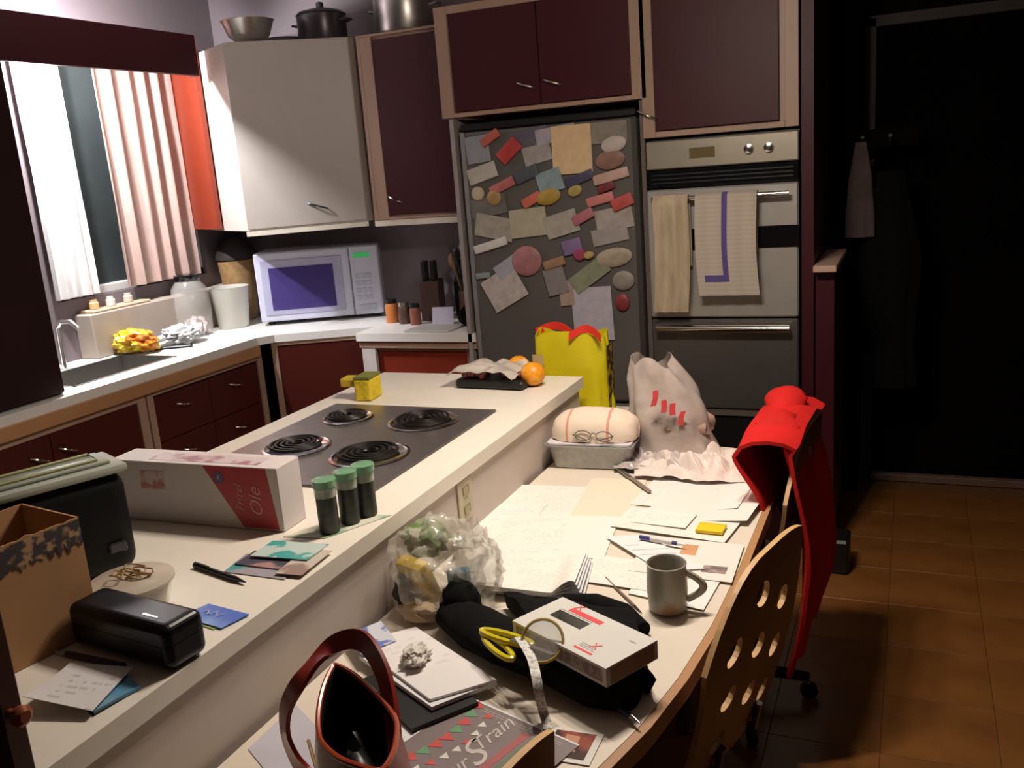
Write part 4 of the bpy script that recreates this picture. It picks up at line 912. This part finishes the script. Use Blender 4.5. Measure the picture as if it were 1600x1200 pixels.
# black bag/scarf body under the white box
bm=NB(); P=[on(x,y,ZD) for x,y in((700,985),(740,1010),(800,1040),(870,1068),(940,1098),(985,1115))]
loft(bm,[((p.x,p.y+.01,ZD+.034),(wd,.036+.008*math.sin(i*2)),(.5,1,0)) for i,(p,wd) in enumerate(zip(P,(.035,.055,.062,.062,.055,.03)))],24,.10,3,floor=ZD+.001)
bk=thing('black_scarf','black knitted bundle lying across the desk under the white box','scarf',(0,0,0)); obj('bundle',bm,BFAB,bk,smooth=True)
c=on(712,990,ZD); bm=NB(); blob(bm,(c.x,c.y+.035,ZD+.050),(.046,.045,.052),.10,4,3,floor=ZD+.001); obj('rolled_end',bm,BFAB,bk,smooth=True)
bm=NB(); c=(on(900,1000,ZD)+on(960,1010,ZD))/2
def ff(u_,v_):
    p=on(790+200*u_,950+15*u_*2,ZD); q=on(870+150*u_,1060+30*u_,ZD); r=p.lerp(q,v_); return Vector((r.x,r.y,ZD+.020+.020*math.sin(v_*PI)+.008*noise.noise(Vector((u_*6,v_*6,0)))))
surf(bm,ff,20,16,.035); obj('flat_layer',bm,BFAB,bk,smooth=True)
c=[on(*p,.755) for p in((930,940),(990,965),(1010,985))]; bm=NB(); tube(bm,[on(880,942,.725),on(930,945,.73),on(975,962,.728),on(1005,985,.725)],[.02,.024,.026,.018],12); obj('fringe_edge',bm,BFAB,bk,smooth=True)
# white box
c=[on(*p,.815) for p in((800,965),(876,932),(1030,995),(948,1050))]; cc=sum(c,Vector())/4
u=((c[3]-c[0])+(c[2]-c[1]))/2; v=((c[1]-c[0])+(c[2]-c[3]))/2; LX=u.length*.97; LY=v.length*.97
wb=thing('white_box','flat white carton with red printing resting on the black bundle','box',(cc.x,cc.y,.777),math.atan2(u.y,u.x))
HB=.036
WB=mat('box_white',(.66,.65,.60),.45,var=.015)
bm=NB()
sx0,sx1,sy0,sy1=-LX*.36,-LX*.02,-LY*.02,LY*.20   # recessed hanging slot
for a_,b_ in [((-LX/2,-LY/2),(LX/2,sy0)),((-LX/2,sy1),(LX/2,LY/2)),((-LX/2,sy0),(sx0,sy1)),((sx1,sy0),(LX/2,sy1))]: box(bm,(a_[0],a_[1],.002),(b_[0],b_[1],HB))
box(bm,(-LX/2,-LY/2,0),(LX/2,LY/2,.002))
bmesh.ops.remove_doubles(bm,verts=bm.verts,dist=1e-5); obj('carton_body',bm,WB,wb)
bobj('slot_lining',(sx0+.001,sy0+.001,.003),(sx1-.001,sy1-.001,.012),mat('slot_dark',(.03,.03,.03),.6),wb)
bobj('side_label',(-LX/2+.01,-LY/2-.0006,.006),(LX/2-.01,-LY/2-.0001,HB-.006),stainmat('side_stripes',(.40,.33,.29),(.22,.17,.15),60,.45,.55,.5),wb)
bobj('side_label',(LX/2+.0001,-LY/2+.01,.002),(LX/2+.0006,LY/2-.01,HB-.004),mat('kraft_brown',(.40,.24,.15),.6),wb)
RD=mat('print_red',(.75,.06,.07),.5)
bobj('red_bar',(-LX*.30,LY*.26,HB),(LX*.04,LY*.36,HB+.0005),RD,wb)
letter('X',.026,RD,wb,(-LX*.26,LY*.43,HB+.0003)); letter('X',.026,RD,wb,(LX*.24,-LY*.20,HB+.0003))
bobj('red_bar',(LX*.12,-LY*.40,HB),(LX*.30,-LY*.36,HB+.0005),RD,wb)
for k in range(3): bobj('text_line',(LX*.13,-LY*(.24+.04*k),HB),(LX*(.25+.02*k),-LY*(.225+.04*k),HB+.0004),mat('print_grey',(.35,.34,.33),.6),wb)
bobj('text_line',(LX*.36,LY*.22,HB),(LX*.42,LY*.25,HB+.0004),mat('print_grey',(.35,.34,.33),.6),wb)
bobj('text_line',(-LX*.36,LY*.225,HB),(-LX*.02,LY*.235,HB+.0004),mat('print_dark',(.18,.17,.17),.6),wb)
# tape roll
c=on(855,1010,.800)
t=thing('tape_roll','clear sticky tape ring with yellow rim leaning on the white box','tape',(c.x-.005,c.y-.008,.815)); 
bm=NB(); 
MT=Matrix.Rotation(.9,4,'X')@Matrix.Rotation(.1,4,'Y')
pts=[MT@Vector((.038*math.cos(2*PI*k/28),.038*math.sin(2*PI*k/28),0)) for k in range(28)]
tube(bm,pts,.0028,8,closed=True); obj('rim',bm,mat('yellow_clear',(.50,.36,.06),.2,alpha=.8),t,smooth=True)
bm=NB(); lathe(bm,[(.037,-.001),(.037,.001),(.01,.001)],seg=24,M=MT); obj('clear_disc',bm,mat('clear_disc',(.8,.78,.72),.1,alpha=.22),t)
# yellow scissors-like ribbon tool
t=thing('scissors','scissors with bright yellow handles on the black bundle','scissors',(0,0,0))
YL=mat('yellow_plastic',(.66,.56,.01),.3,var=.03)
for (p,q,zz) in (((752,985),(832,1008),.795),((757,992),(800,1030),.785)):
    a=on(*p,zz); b=on(*q,zz); mid=(a+b)/2; d=(b-a)/2; n_=Vector((-d.y,d.x,0)).normalized()*.012; bm=NB()
    tube(bm,[mid+d*math.cos(2*PI*k/18)+n_*math.sin(2*PI*k/18) for k in range(18)],.0058,8,closed=True); obj('finger_loop',bm,YL,t,smooth=True)
a=on(800,1000,.80); b=on(865,1025,.815); bm=NB(); box(bm,(0,-.006,0),((b-a).length,.006,.003),.001,Matrix.Translation(a)@(b-a).to_track_quat('X','Z').to_matrix().to_4x4()); obj('blade',bm,STEEL,t)
# ribbon (patterned tape measure)
RB=stainmat('tape_measure_print',(.62,.60,.54),(.30,.30,.28),160,.5,.58,.4)
pts=[on(812,1008,.80)+Vector((0,0,.012)),on(830,1030,.80),on(838,1060,.79),on(843,1090,.765),on(850,1118,.72),on(857,1142,.7145)]
for k in range(1,6): pass
def rib(u_,v_):
    s=u_*(len(pts)-1); i=min(int(s),len(pts)-2); f=s-i
    g=lambda j:pts[max(0,min(len(pts)-1,j))]
    p0,p1,p2,p3=g(i-1),g(i),g(i+1),g(i+2)
    p=.5*((2*p1)+(-p0+p2)*f+(2*p0-5*p1+4*p2-p3)*f*f+(-p0+3*p1-3*p2+p3)*f**3)
    return p+Vector((.9,.35,0)).normalized()*((v_-.5)*.017)+Vector((0,0,.004))
bm=NB(); surf(bm,rib,40,2,.0008); tag(obj('tape_measure',bm,RB,None,smooth=True),'white printed tape measure trailing over the black bundle','tape measure')
# metal pen tip poking out of the bundle
pen('silver tipped blue pen poking out of the black bundle',(930,1082),(1000,1135),ZD+.006,.0055,mat('pen_navy',(.02,.025,.06),.3),CHROME,clip=False)
# photo card
ph=sheet('photo_card','small dark photo card with red and skin tones at the bottom of the desk','photo',[(868,1136),(945,1148),(920,1196),(842,1184)],lv(1),mat('photo_border',(.70,.68,.62),.5),.0008)
patch([(870,1140),(933,1148),(911,1188),(848,1178)],lv(1)+.0009,stainmat('photo_print',(.30,.07,.04),(.05,.02,.015),18,.45,.56,.3),ph)
patch([(885,1147),(908,1151),(896,1176),(876,1171)],lv(1)+.0014,mat('photo_skin',(.55,.25,.14),.4),ph)
# flyer
cf=[on(*p,ZD) for p in((602,1190),(755,1074),(885,1190),(750,1290))]; cc=sum(cf,Vector())/4
u=((cf[1]-cf[0])+(cf[2]-cf[3]))/2; v=((cf[3]-cf[0])+(cf[2]-cf[1]))/2; LU,LV=u.length,v.length
fy=thing('flyer','grey flyer with red and green bunting and white script lettering','flyer',(cc.x,cc.y,lv(3)),math.atan2(u.y,u.x))
bm=NB(); surf(bm,lambda a,b:Vector(((a-.5)*LU,-(b-.5)*LV,0)),12,10,.0008); obj('flyer_sheet',bm,mat('flyer_grey',(.20,.155,.15),.45,var=.06),fy)
bm=NB(); 
for a_,b_ in(((-LU/2,LV/2-.003),(LU/2,LV/2)),((LU/2-.004,-LV/2),(LU/2,LV/2))): box(bm,(a_[0],a_[1],.0005),(b_[0],b_[1],.0009))
obj('white_border',bm,PAPERC,fy)
FC=[mat('flag_red',(.55,.06,.05),.5),mat('flag_green',(.12,.30,.14),.5),mat('flag_white',(.68,.66,.60),.5)]
def flag(x,y,m,s=.0135):
    bm=NB(); vs=[(x-s,y+s*.7),(x+s,y+s*.7),(x,y-s)]; a_=[bm.verts.new((p[0],p[1],.0006)) for p in vs]; b_=[bm.verts.new((p[0],p[1],.0010)) for p in vs]
    bm.faces.new(a_[::-1]); bm.faces.new(b_)
    for i in range(3): bm.faces.new((a_[i],a_[(i+1)%3],b_[(i+1)%3],b_[i]))
    obj('bunting_flag',bm,m,fy)
for k in range(9):
    x=-LU*.44+LU*.88*k/8; flag(x,LV*.36-.02*math.sin(k/8*PI),FC[(0,0,1,0,0,1,0,1,0)[k]]); 
for k in range(8):
    x=-LU*.40+LU*.78*k/7; flag(x,LV*.21-.02*math.sin(k/7*PI),FC[(2,0,2,2,0,2,2,0)[k]],.009)
LW=mat('script_white',(.55,.50,.47),.5)
letter('Our',.042,LW,fy,(-LU*.30,LV*.0,.0008),shear=.5); letter('S',.085,LW,fy,(-LU*.07,LV*.0,.0008),shear=.5); letter('Train',.045,LW,fy,(LU*.21,LV*.05,.0008),shear=.5)
bobj('red_band',(-LU*.15,-LV*.17,.0005),(LU*.38,-LV*.11,.0008),mat('band_red',(.36,.08,.08),.5),fy); bobj('green_band',(-LU*.15,-LV*.25,.0005),(LU*.35,-LV*.19,.0008),mat('band_green',(.12,.15,.09),.5),fy)
for k in(0,1): bobj('thin_line',(LU*(.41+.025*k),-LV*.4,.0005),(LU*(.415+.025*k),LV*.30,.0008),LW,fy)
# magazine stack
for k,(nm,lb,px,m_,th,z) in enumerate([
 ('black_folder','black folder at the bottom of the stack beside the handbag',[(560,1060),(665,1035),(742,1095),(650,1150)],BLACK,.012,ZD+.0075),
 ('magazine','white magazine in the middle of the stack beside the handbag',[(548,1030),(670,992),(762,1070),(690,1105)],PAPERC,.008,ZD+.019),
 ('magazine','white printed magazine on top of the stack with a tissue on it',[(540,1005),(665,982),(758,1062),(690,1096)],printmat('mag_print',(.76,.73,.72),(.35,.35,.38),50,.52,60,.01,.15,.18,strength=.2),.005,ZD+.0265),
 ('blue_leaflet','blue and white leaflet sticking out behind the magazines',[(548,990),(590,972),(625,1000),(560,1025)],stainmat('blue_white',(.60,.62,.70),(.15,.2,.5),20,.5,.55,.4),.002,ZD+.0305)]):
    sheet(nm,lb,nm.replace('_',' ').split()[-1],px,z,m_,th,n=4)
bm=NB(); c=on(650,1035,ZD+.03); blob(bm,(0,0,0),(.024,.032,.017),.2,6,4,fr=1.8,floor=-.013,fold=.28); tag(obj('tissue',bm,mat('tissue_white',(.66,.62,.55),.8,var=.08,scale=30),None,(c.x,c.y,ZD+.0445),smooth=True),'crumpled white tissue on the top magazine','tissue')
# sheets under the handbag
sheet('plastic_sleeve','lavender white sleeve flat on the desk left of the handbag','paper',[(395,1165),(455,1105),(560,1190),(470,1290)],lv(0),mat('lavender_sleeve',(.55,.53,.60),.35,var=.06),.0015)
sheet('plain_sheet','white sheet between the handbag and the flyer','paper',[(560,1120),(640,1110),(660,1160),(600,1200)],lv(2),PAPERC)
# ---- clear bag with groceries against the island
cb=thing('grocery_bag','clear plastic bag of yellow and green groceries against the island','bag',(0,0,0))
c=on(650,975,ZD)+Vector((.022,0,0))
bm=NB(); blob(bm,(c.x+.0,c.y+.085,ZD+.10),(.092,.105,.105),.14,21,5,fr=2.6,floor=ZD+.002,fold=.12); obj('film',bm,mat('grocery_film',(.74,.70,.60),.2,var=.15,scale=18,bump=.35,alpha=.33,coat=.8),cb,smooth=True)
bm=NB(); Mx=Matrix.Translation((c.x-.035,c.y+.055,ZD+.075))@Matrix.Rotation(-.35,4,'Z')@Matrix.Rotation(.35,4,'X'); box(bm,(-.042,-.018,-.05),(.042,.018,.055),.01,Mx,seg=2); obj('yellow_packet',bm,stainmat('yellow_pack',(.68,.46,.02),(.6,.5,.25),24,.55,.62,.4),cb,smooth=True)
bm=NB(); blob(bm,(c.x-.045,c.y+.12,ZD+.145),(.05,.05,.035),.3,31,3,fr=3); obj('green_leaves',bm,stainmat('leaf_green',(.10,.20,.03),(.25,.28,.15),30,.4,.6,.6),cb,smooth=True)
bm=NB(); box(bm,(-.025,-.012,-.02),(.025,.012,.02),.005,Matrix.Translation((c.x+.055,c.y+.07,ZD+.085))@Matrix.Rotation(.5,4,'Z')); obj('blue_packet',bm,mat('packet_blue',(.12,.36,.60),.4),cb)
bm=NB(); blob(bm,(c.x-.015,c.y+.01,ZD+.024),(.05,.028,.022),.15,44,3,floor=ZD+.003); obj('beige_item',bm,mat('beige_item',(.55,.42,.28),.6,var=.1),cb,smooth=True)
bm=NB(); blob(bm,(c.x-.065,c.y+.065,ZD+.055),(.028,.05,.05),.2,47,3,floor=ZD+.003); obj('dark_item',bm,mat('dark_item',(.035,.04,.045),.6),cb,smooth=True)
bm=NB(); bmv=blob(bm,(c.x+.075,c.y+.11,ZD+.09),(.05,.07,.09),.2,51,4,floor=ZD+.003,fold=.2); obj('bag_neck',bm,mat('grocery_film',(.7,.7,.7)),cb,smooth=True)
# ---- foil tin with towel wrapped bread
a=on(858,733,ZD); b=on(985,738,ZD); d=b-a; Lt=d.length
t=thing('loaf_tin','grey metal loaf tin with a white liner on the desk','tin',(a.x,a.y,ZD+.0035),math.atan2(d.y,d.x))
bm=NB(); 
def ringp(x0,x1,y0,y1,z,r=.018,n=5):
    out=[]
    for cx_,cy_,a0 in((x1-r,y1-r,0),(x0+r,y1-r,PI/2),(x0+r,y0+r,PI),(x1-r,y0+r,1.5*PI)):
        for k in range(n): a_=a0+PI/2*k/(n-1); out.append((cx_+r*math.cos(a_),cy_+r*math.sin(a_),z))
    return out
Rg=[ringp(.012,Lt-.012,.012,.16,0),ringp(0,Lt,0,.175,.07),ringp(-.012,Lt+.012,-.012,.187,.074),ringp(-.012,Lt+.012,-.012,.187,.078),ringp(.004,Lt-.004,.004,.171,.076),ringp(.014,Lt-.014,.014,.158,.004)]
RV_=[[bm.verts.new(p) for p in r_] for r_ in Rg]
for A_,B_ in zip(RV_,RV_[1:]):
    n_=len(A_)
    for k in range(n_): bm.faces.new((A_[k],A_[(k+1)%n_],B_[(k+1)%n_],B_[k]))
bm.faces.new(RV_[0][::-1]); bm.faces.new(RV_[-1])
obj('tin_wall',bm,mat('galvanised',(.36,.36,.35),.4,.5,var=.12,scale=50),t,smooth=True)
bm=NB(); prism(bm,[(p[0],p[1]) for p in ringp(-.004,Lt+.004,-.004,.179,0)],.0785,.083); obj('liner',bm,mat('lilac_white',(.62,.58,.60),.6),t)
c=(a+b)/2
bd=thing('wrapped_loaf','loaf wrapped in a cream tea towel with red stripes on the loaf tin','bread',(c.x,c.y+.09,ZD+.088),math.atan2(d.y,d.x))
def loaf(u_,v_):
    a_=u_*PI; b_=(v_-.5)*PI
    x=-math.cos(a_)*.135; r_=math.sin(a_)**.45; 
    y=math.sin(b_)*.085*r_; z=math.cos(b_)**.7*.088*r_ if True else 0
    return Vector((x*(1+.04*noise.noise(Vector((u_*8,v_*8,0)))),y,z+.005*noise.noise(Vector((u_*10,v_*9,4)))+.001))
tm2=bpy.data.materials.new('striped_towel'); tm2.use_nodes=True; nt=tm2.node_tree; b_=nt.nodes['Principled BSDF']; b_.inputs['Roughness'].default_value=.9
tc=nt.nodes.new('ShaderNodeTexCoord'); sx=nt.nodes.new('ShaderNodeSeparateXYZ'); nt.links.new(tc.outputs['Object'],sx.inputs[0])
mm=mth('MAXIMUM',band(sx.outputs[0],-.075,.004),band(sx.outputs[0],.055,.004))
mx=nt.nodes.new('ShaderNodeMix'); mx.data_type='RGBA'; nt.links.new(mm,mx.inputs[0]); mx.inputs[6].default_value=(.72,.60,.48,1); mx.inputs[7].default_value=(.65,.28,.20,1); nt.links.new(mx.outputs[2],b_.inputs['Base Color'])
bm=NB(); surf(bm,loaf,30,20,.002); bmesh.ops.remove_doubles(bm,verts=bm.verts,dist=.0002); obj('towel_wrap',bm,tm2,bd,smooth=True)
t=thing('eyeglasses','thin grey wire glasses resting on the front of the wrapped loaf','glasses',(c.x+.02,c.y+.0,ZD+.105),math.atan2(d.y,d.x)-.08)
for s in(-1,1):
    bm=NB(); tube(bm,[(s*.034+.026*math.cos(2*PI*k/16),0,.016*math.sin(2*PI*k/16)+.008) for k in range(16)],.0016,6,closed=True); obj('lens_rim',bm,DSTEEL,t)
    bm=NB(); tube(bm,[(s*.062,0,.012),(s*.066,-.006,.012),(s*.02,-.010,-.002)],.0016,6); obj('temple',bm,DSTEEL,t)
bm=NB(); tube(bm,[(-.008,0,.014),(0,0,.018),(.008,0,.014)],.0016,6); obj('bridge',bm,DSTEEL,t)
# ---- yellow bag
YB=mat('yellow_bag',(.62,.52,.01),.35,var=.08,scale=10,bump=.15)
yb=thing('yellow_bag','bright yellow plastic carrier bag with red handles at the far end of the desk','bag',(-1.135,3.09,ZD+.002),-.05)
def ybf(u_,v_):
    a_=u_*2*PI; 
    wx_,wy_=.145,.062; sq=lambda x_:math.copysign(abs(x_)**.55,x_)
    f=1+.05*noise.noise(Vector((math.cos(a_)*2,math.sin(a_)*2,v_*3)))+.03*math.sin(a_*6+v_*4)
    taper=1-.06*v_
    return Vector((wx_*sq(math.cos(a_))*f*taper,wy_*sq(math.sin(a_))*f*(1-.3*v_),.33*v_+.012*math.sin(a_*3)*v_))
bm=NB(); surf(bm,ybf,56,18,.002); bmesh.ops.remove_doubles(bm,verts=bm.verts,dist=.0004); obj('bag_wall',bm,YB,yb,smooth=True)
bobj('bag_bottom',(-.14,-.055,.001),(.14,.055,.004),YB,yb)
RH=mat('red_handle',(.72,.035,.02),.35)
for s,x0,x1 in((-1,-.15,.02),(1,.02,.14)):
    bm=NB(); 
    surf(bm,lambda a_,b_:Vector((x0+(x1-x0)*a_,-.045*s+.02*math.sin(a_*PI)-.02,.325+.035*math.sin(a_*PI)*(1 if s<0 else .8)+.028*(b_-.5)-.03*a_*(s<0))),14,3,.004); obj('handle',bm,RH,yb,smooth=True)
bm=NB(); surf(bm,lambda a_,b_:Vector((-.128+.05*a_,-.079+.012*(1-a_),.10+.16*b_)),4,4,.001); obj('printed_panel',bm,stainmat('print_panel',(.62,.45,.2),(.55,.12,.03),26,.5,.56,.4),yb)
bm=NB(); surf(bm,lambda a_,b_:Vector((.150-.006*a_,-.035+.075*a_,.05+.24*b_)),4,14,.001); obj('dark_print',bm,stainmat('dark_print',(.45,.36,.02),(.07,.03,.01),34,.44,.5,.4),yb)
# ---- big translucent bag + white paper bag
pbg=thing('bread_bag','translucent plastic bag with red lettering standing beyond the loaf tin','bag',(0,0,0))
c=on(1045,722,ZD)
def pb(u_,v_):
    a_=u_*2*PI; r_=(.15-.085*v_**1.4); z_=.30*v_
    f=1+.20*noise.noise(Vector((math.cos(a_)*1.6,math.sin(a_)*1.6,v_*3+7)))+.07*math.sin(a_*7+v_*6)
    return Vector((c.x-.02+r_*f*math.cos(a_)-.05*v_*v_*1.0,c.y+.10+r_*.75*f*math.sin(a_),ZD+.004+z_+.02*math.sin(a_*3)*v_))
bm=NB(); surf(bm,pb,64,26,.0015); obj('film',bm,mat('bag_film2',(.56,.48,.43),.30,var=.18,scale=14,bump=.4,alpha=.68,coat=.5),pbg,smooth=True)
bm=NB(); blob(bm,(c.x-.01,c.y+.10,ZD+.09),(.11,.08,.085),.2,61,4,floor=ZD+.004); obj('contents',bm,mat('bag_contents',(.36,.24,.18),.7,var=.25,scale=14),pbg,smooth=True)
for k,(h0,h1) in enumerate(((.0,.05),(.0,.04),(.012,.05),(.0,.045))):
    bm=NB(); surf(bm,lambda a_,b_,k=k,h0=h0,h1=h1:Vector((c.x-.045+.026*k+.018*a_+.010*b_+.004*math.sin(b_*3+k),c.y-.030+.010*k,ZD+.185-.022*k+h0+(h1-h0)*b_+.004*math.sin(a_*2))),5,8,.0015); obj('red_print',bm,mat('bag_red',(.60,.05,.06),.5),pbg)
def crumple(name,label,px,z,amp,seed,m_,par=None):
    cs=[on(*p,z) for p in px]; cc=sum(cs,Vector())/4; uu=((cs[1]-cs[0])+(cs[2]-cs[3]))/2; vv=((cs[3]-cs[0])+(cs[2]-cs[1]))/2
    def fn(a_,b_):
        q=Vector((a_*5+seed,b_*5,seed)); e=min(a_,1-a_,b_,1-b_)*4; e=min(1,e)
        return uu*(a_-.5)+vv*(b_-.5)+Vector((.02*noise.noise(q*.8),.02*noise.noise(q*.9+Vector((3,3,3))),amp*(.25+.75*e)*(abs(noise.noise(q))*1.6+.3*abs(noise.noise(q*2.3)))+.003))
    bm=NB(); surf(bm,fn,40,32,.0012); o=obj(name,bm,m_,None,(cc.x,cc.y,z),smooth=False); tag(o,label,name.split('_')[-1]); return o
crumple('tissue_paper','crumpled white tissue paper right of the loaf tin',[(1000,702),(1165,712),(1185,757),(985,747)],ZD+.010,.055,3,mat('tissue_pink_white',(.74,.64,.58),.6,var=.04,scale=14))
crumple('plastic_wrap','crumpled shiny wrap in front of the translucent bag',[(965,700),(1060,705),(1075,740),(955,735)],ZD+.012,.05,8,mat('grey_wrap',(.50,.44,.42),.3,var=.2,scale=25))

# ================================================================ RED HANDBAG
hb=thing('handbag','red leather handbag standing open on the near end of the desk','handbag',(-.672,.905,ZD+.0045),-.78)
LE=mat('red_leather',(.24,.022,.012),.33,var=.15,scale=14,bump=.08,coat=.3)
LEI=mat('bag_lining',(.012,.012,.014),.6,var=.3)
def hbf(u_,v_,k=1.0):
    a_=u_*2*PI; rim=v_
    ca,sa=math.cos(a_),math.sin(a_)
    lx=.125+.012*rim; ly=.055+.012*math.sin(rim*PI)-.004*rim
    x=lx*math.copysign(abs(ca)**(.8+.5*rim),ca); y=ly*math.copysign(abs(sa)**(.8+.75*rim),sa)
    z=.215*v_+.022*rim*abs(ca)**2
    f=1+.03*noise.noise(Vector((ca*2,sa*2,v_*3)))
    return Vector((x*f*k,y*f*k,z))
bm=NB(); surf(bm,lambda a_,b_:hbf(a_,b_),60,18,.003); obj('leather_body',bm,LE,hb,smooth=True)
bm=NB(); surf(bm,lambda a_,b_:hbf(a_,b_,.955),60,14,.001); obj('lining',bm,LEI,hb,smooth=True)
bm=NB(); prism(bm,[(hbf(k/32,0).x*.98,hbf(k/32,0).y*.98) for k in range(32)],.0,.005); obj('base',bm,LE,hb)
bm=NB(); tube(bm,[hbf(k/48,1)+Vector((0,0,.001)) for k in range(48)],.004,8,closed=True); obj('rim_piping',bm,mat('bright_leather',(.42,.06,.02),.25,coat=.5),hb,smooth=True)
bm=NB(); blob(bm,(0,0,.10),(.10,.04,.08),.15,71,3,floor=.006); obj('contents',bm,BLACK,hb,smooth=True)
hm=(Matrix.Translation(hb.location)@Matrix.Rotation(-.78,4,'Z')).inverted()
def band_strap(px,wd):
    P=[hm@on(x,y,z) for x,y,z in px]
    def cr_(s_):
        n_=len(P)-1; i=min(int(s_*n_),n_-1); f=s_*n_-i; g=lambda j:P[max(0,min(n_,j))]
        p0,p1,p2,p3=g(i-1),g(i),g(i+1),g(i+2)
        return .5*((2*p1)+(-p0+p2)*f+(2*p0-5*p1+4*p2-p3)*f*f+(-p0+3*p1-3*p2+p3)*f**3)
    vd=(hm.to_3x3()@(CAM-Vector((-.75,1.0,.95)))).normalized()
    def fn(u_,v_):
        p=cr_(u_); t_=(cr_(min(1,u_+.01))-cr_(max(0,u_-.01))).normalized(); sd=t_.cross(Vector((.25,-.9,.35)).normalized()).normalized()
        return p+sd*((v_-.5)*wd)
    bm=NB(); surf(bm,fn,48,4,.007); obj('strap',bm,LE,hb,smooth=True)
band_strap([(617,1185,.88),(612,1115,.92),(596,1045,.96),(563,1000,.98),(515,1012,.96),(470,1062,.93),(446,1110,.88),(450,1160,.82),(478,1210,.77),(520,1250,.76)],.030)
bm=NB(); tube(bm,[(x_,-.0565-.003*math.cos(x_*12),.165) for x_ in(-.08,-.04,0,.04,.08)],.0025,6); obj('zip',bm,mat('brass',(.6,.4,.15),.3,1),hb)
bm=NB(); tube(bm,[(-.105,.060,.165),(-.105,.066,.175),(-.105,.066,.19),(-.105,.06,.197)],.004,8); obj('strap_ring',bm,CHROME,hb,smooth=True)
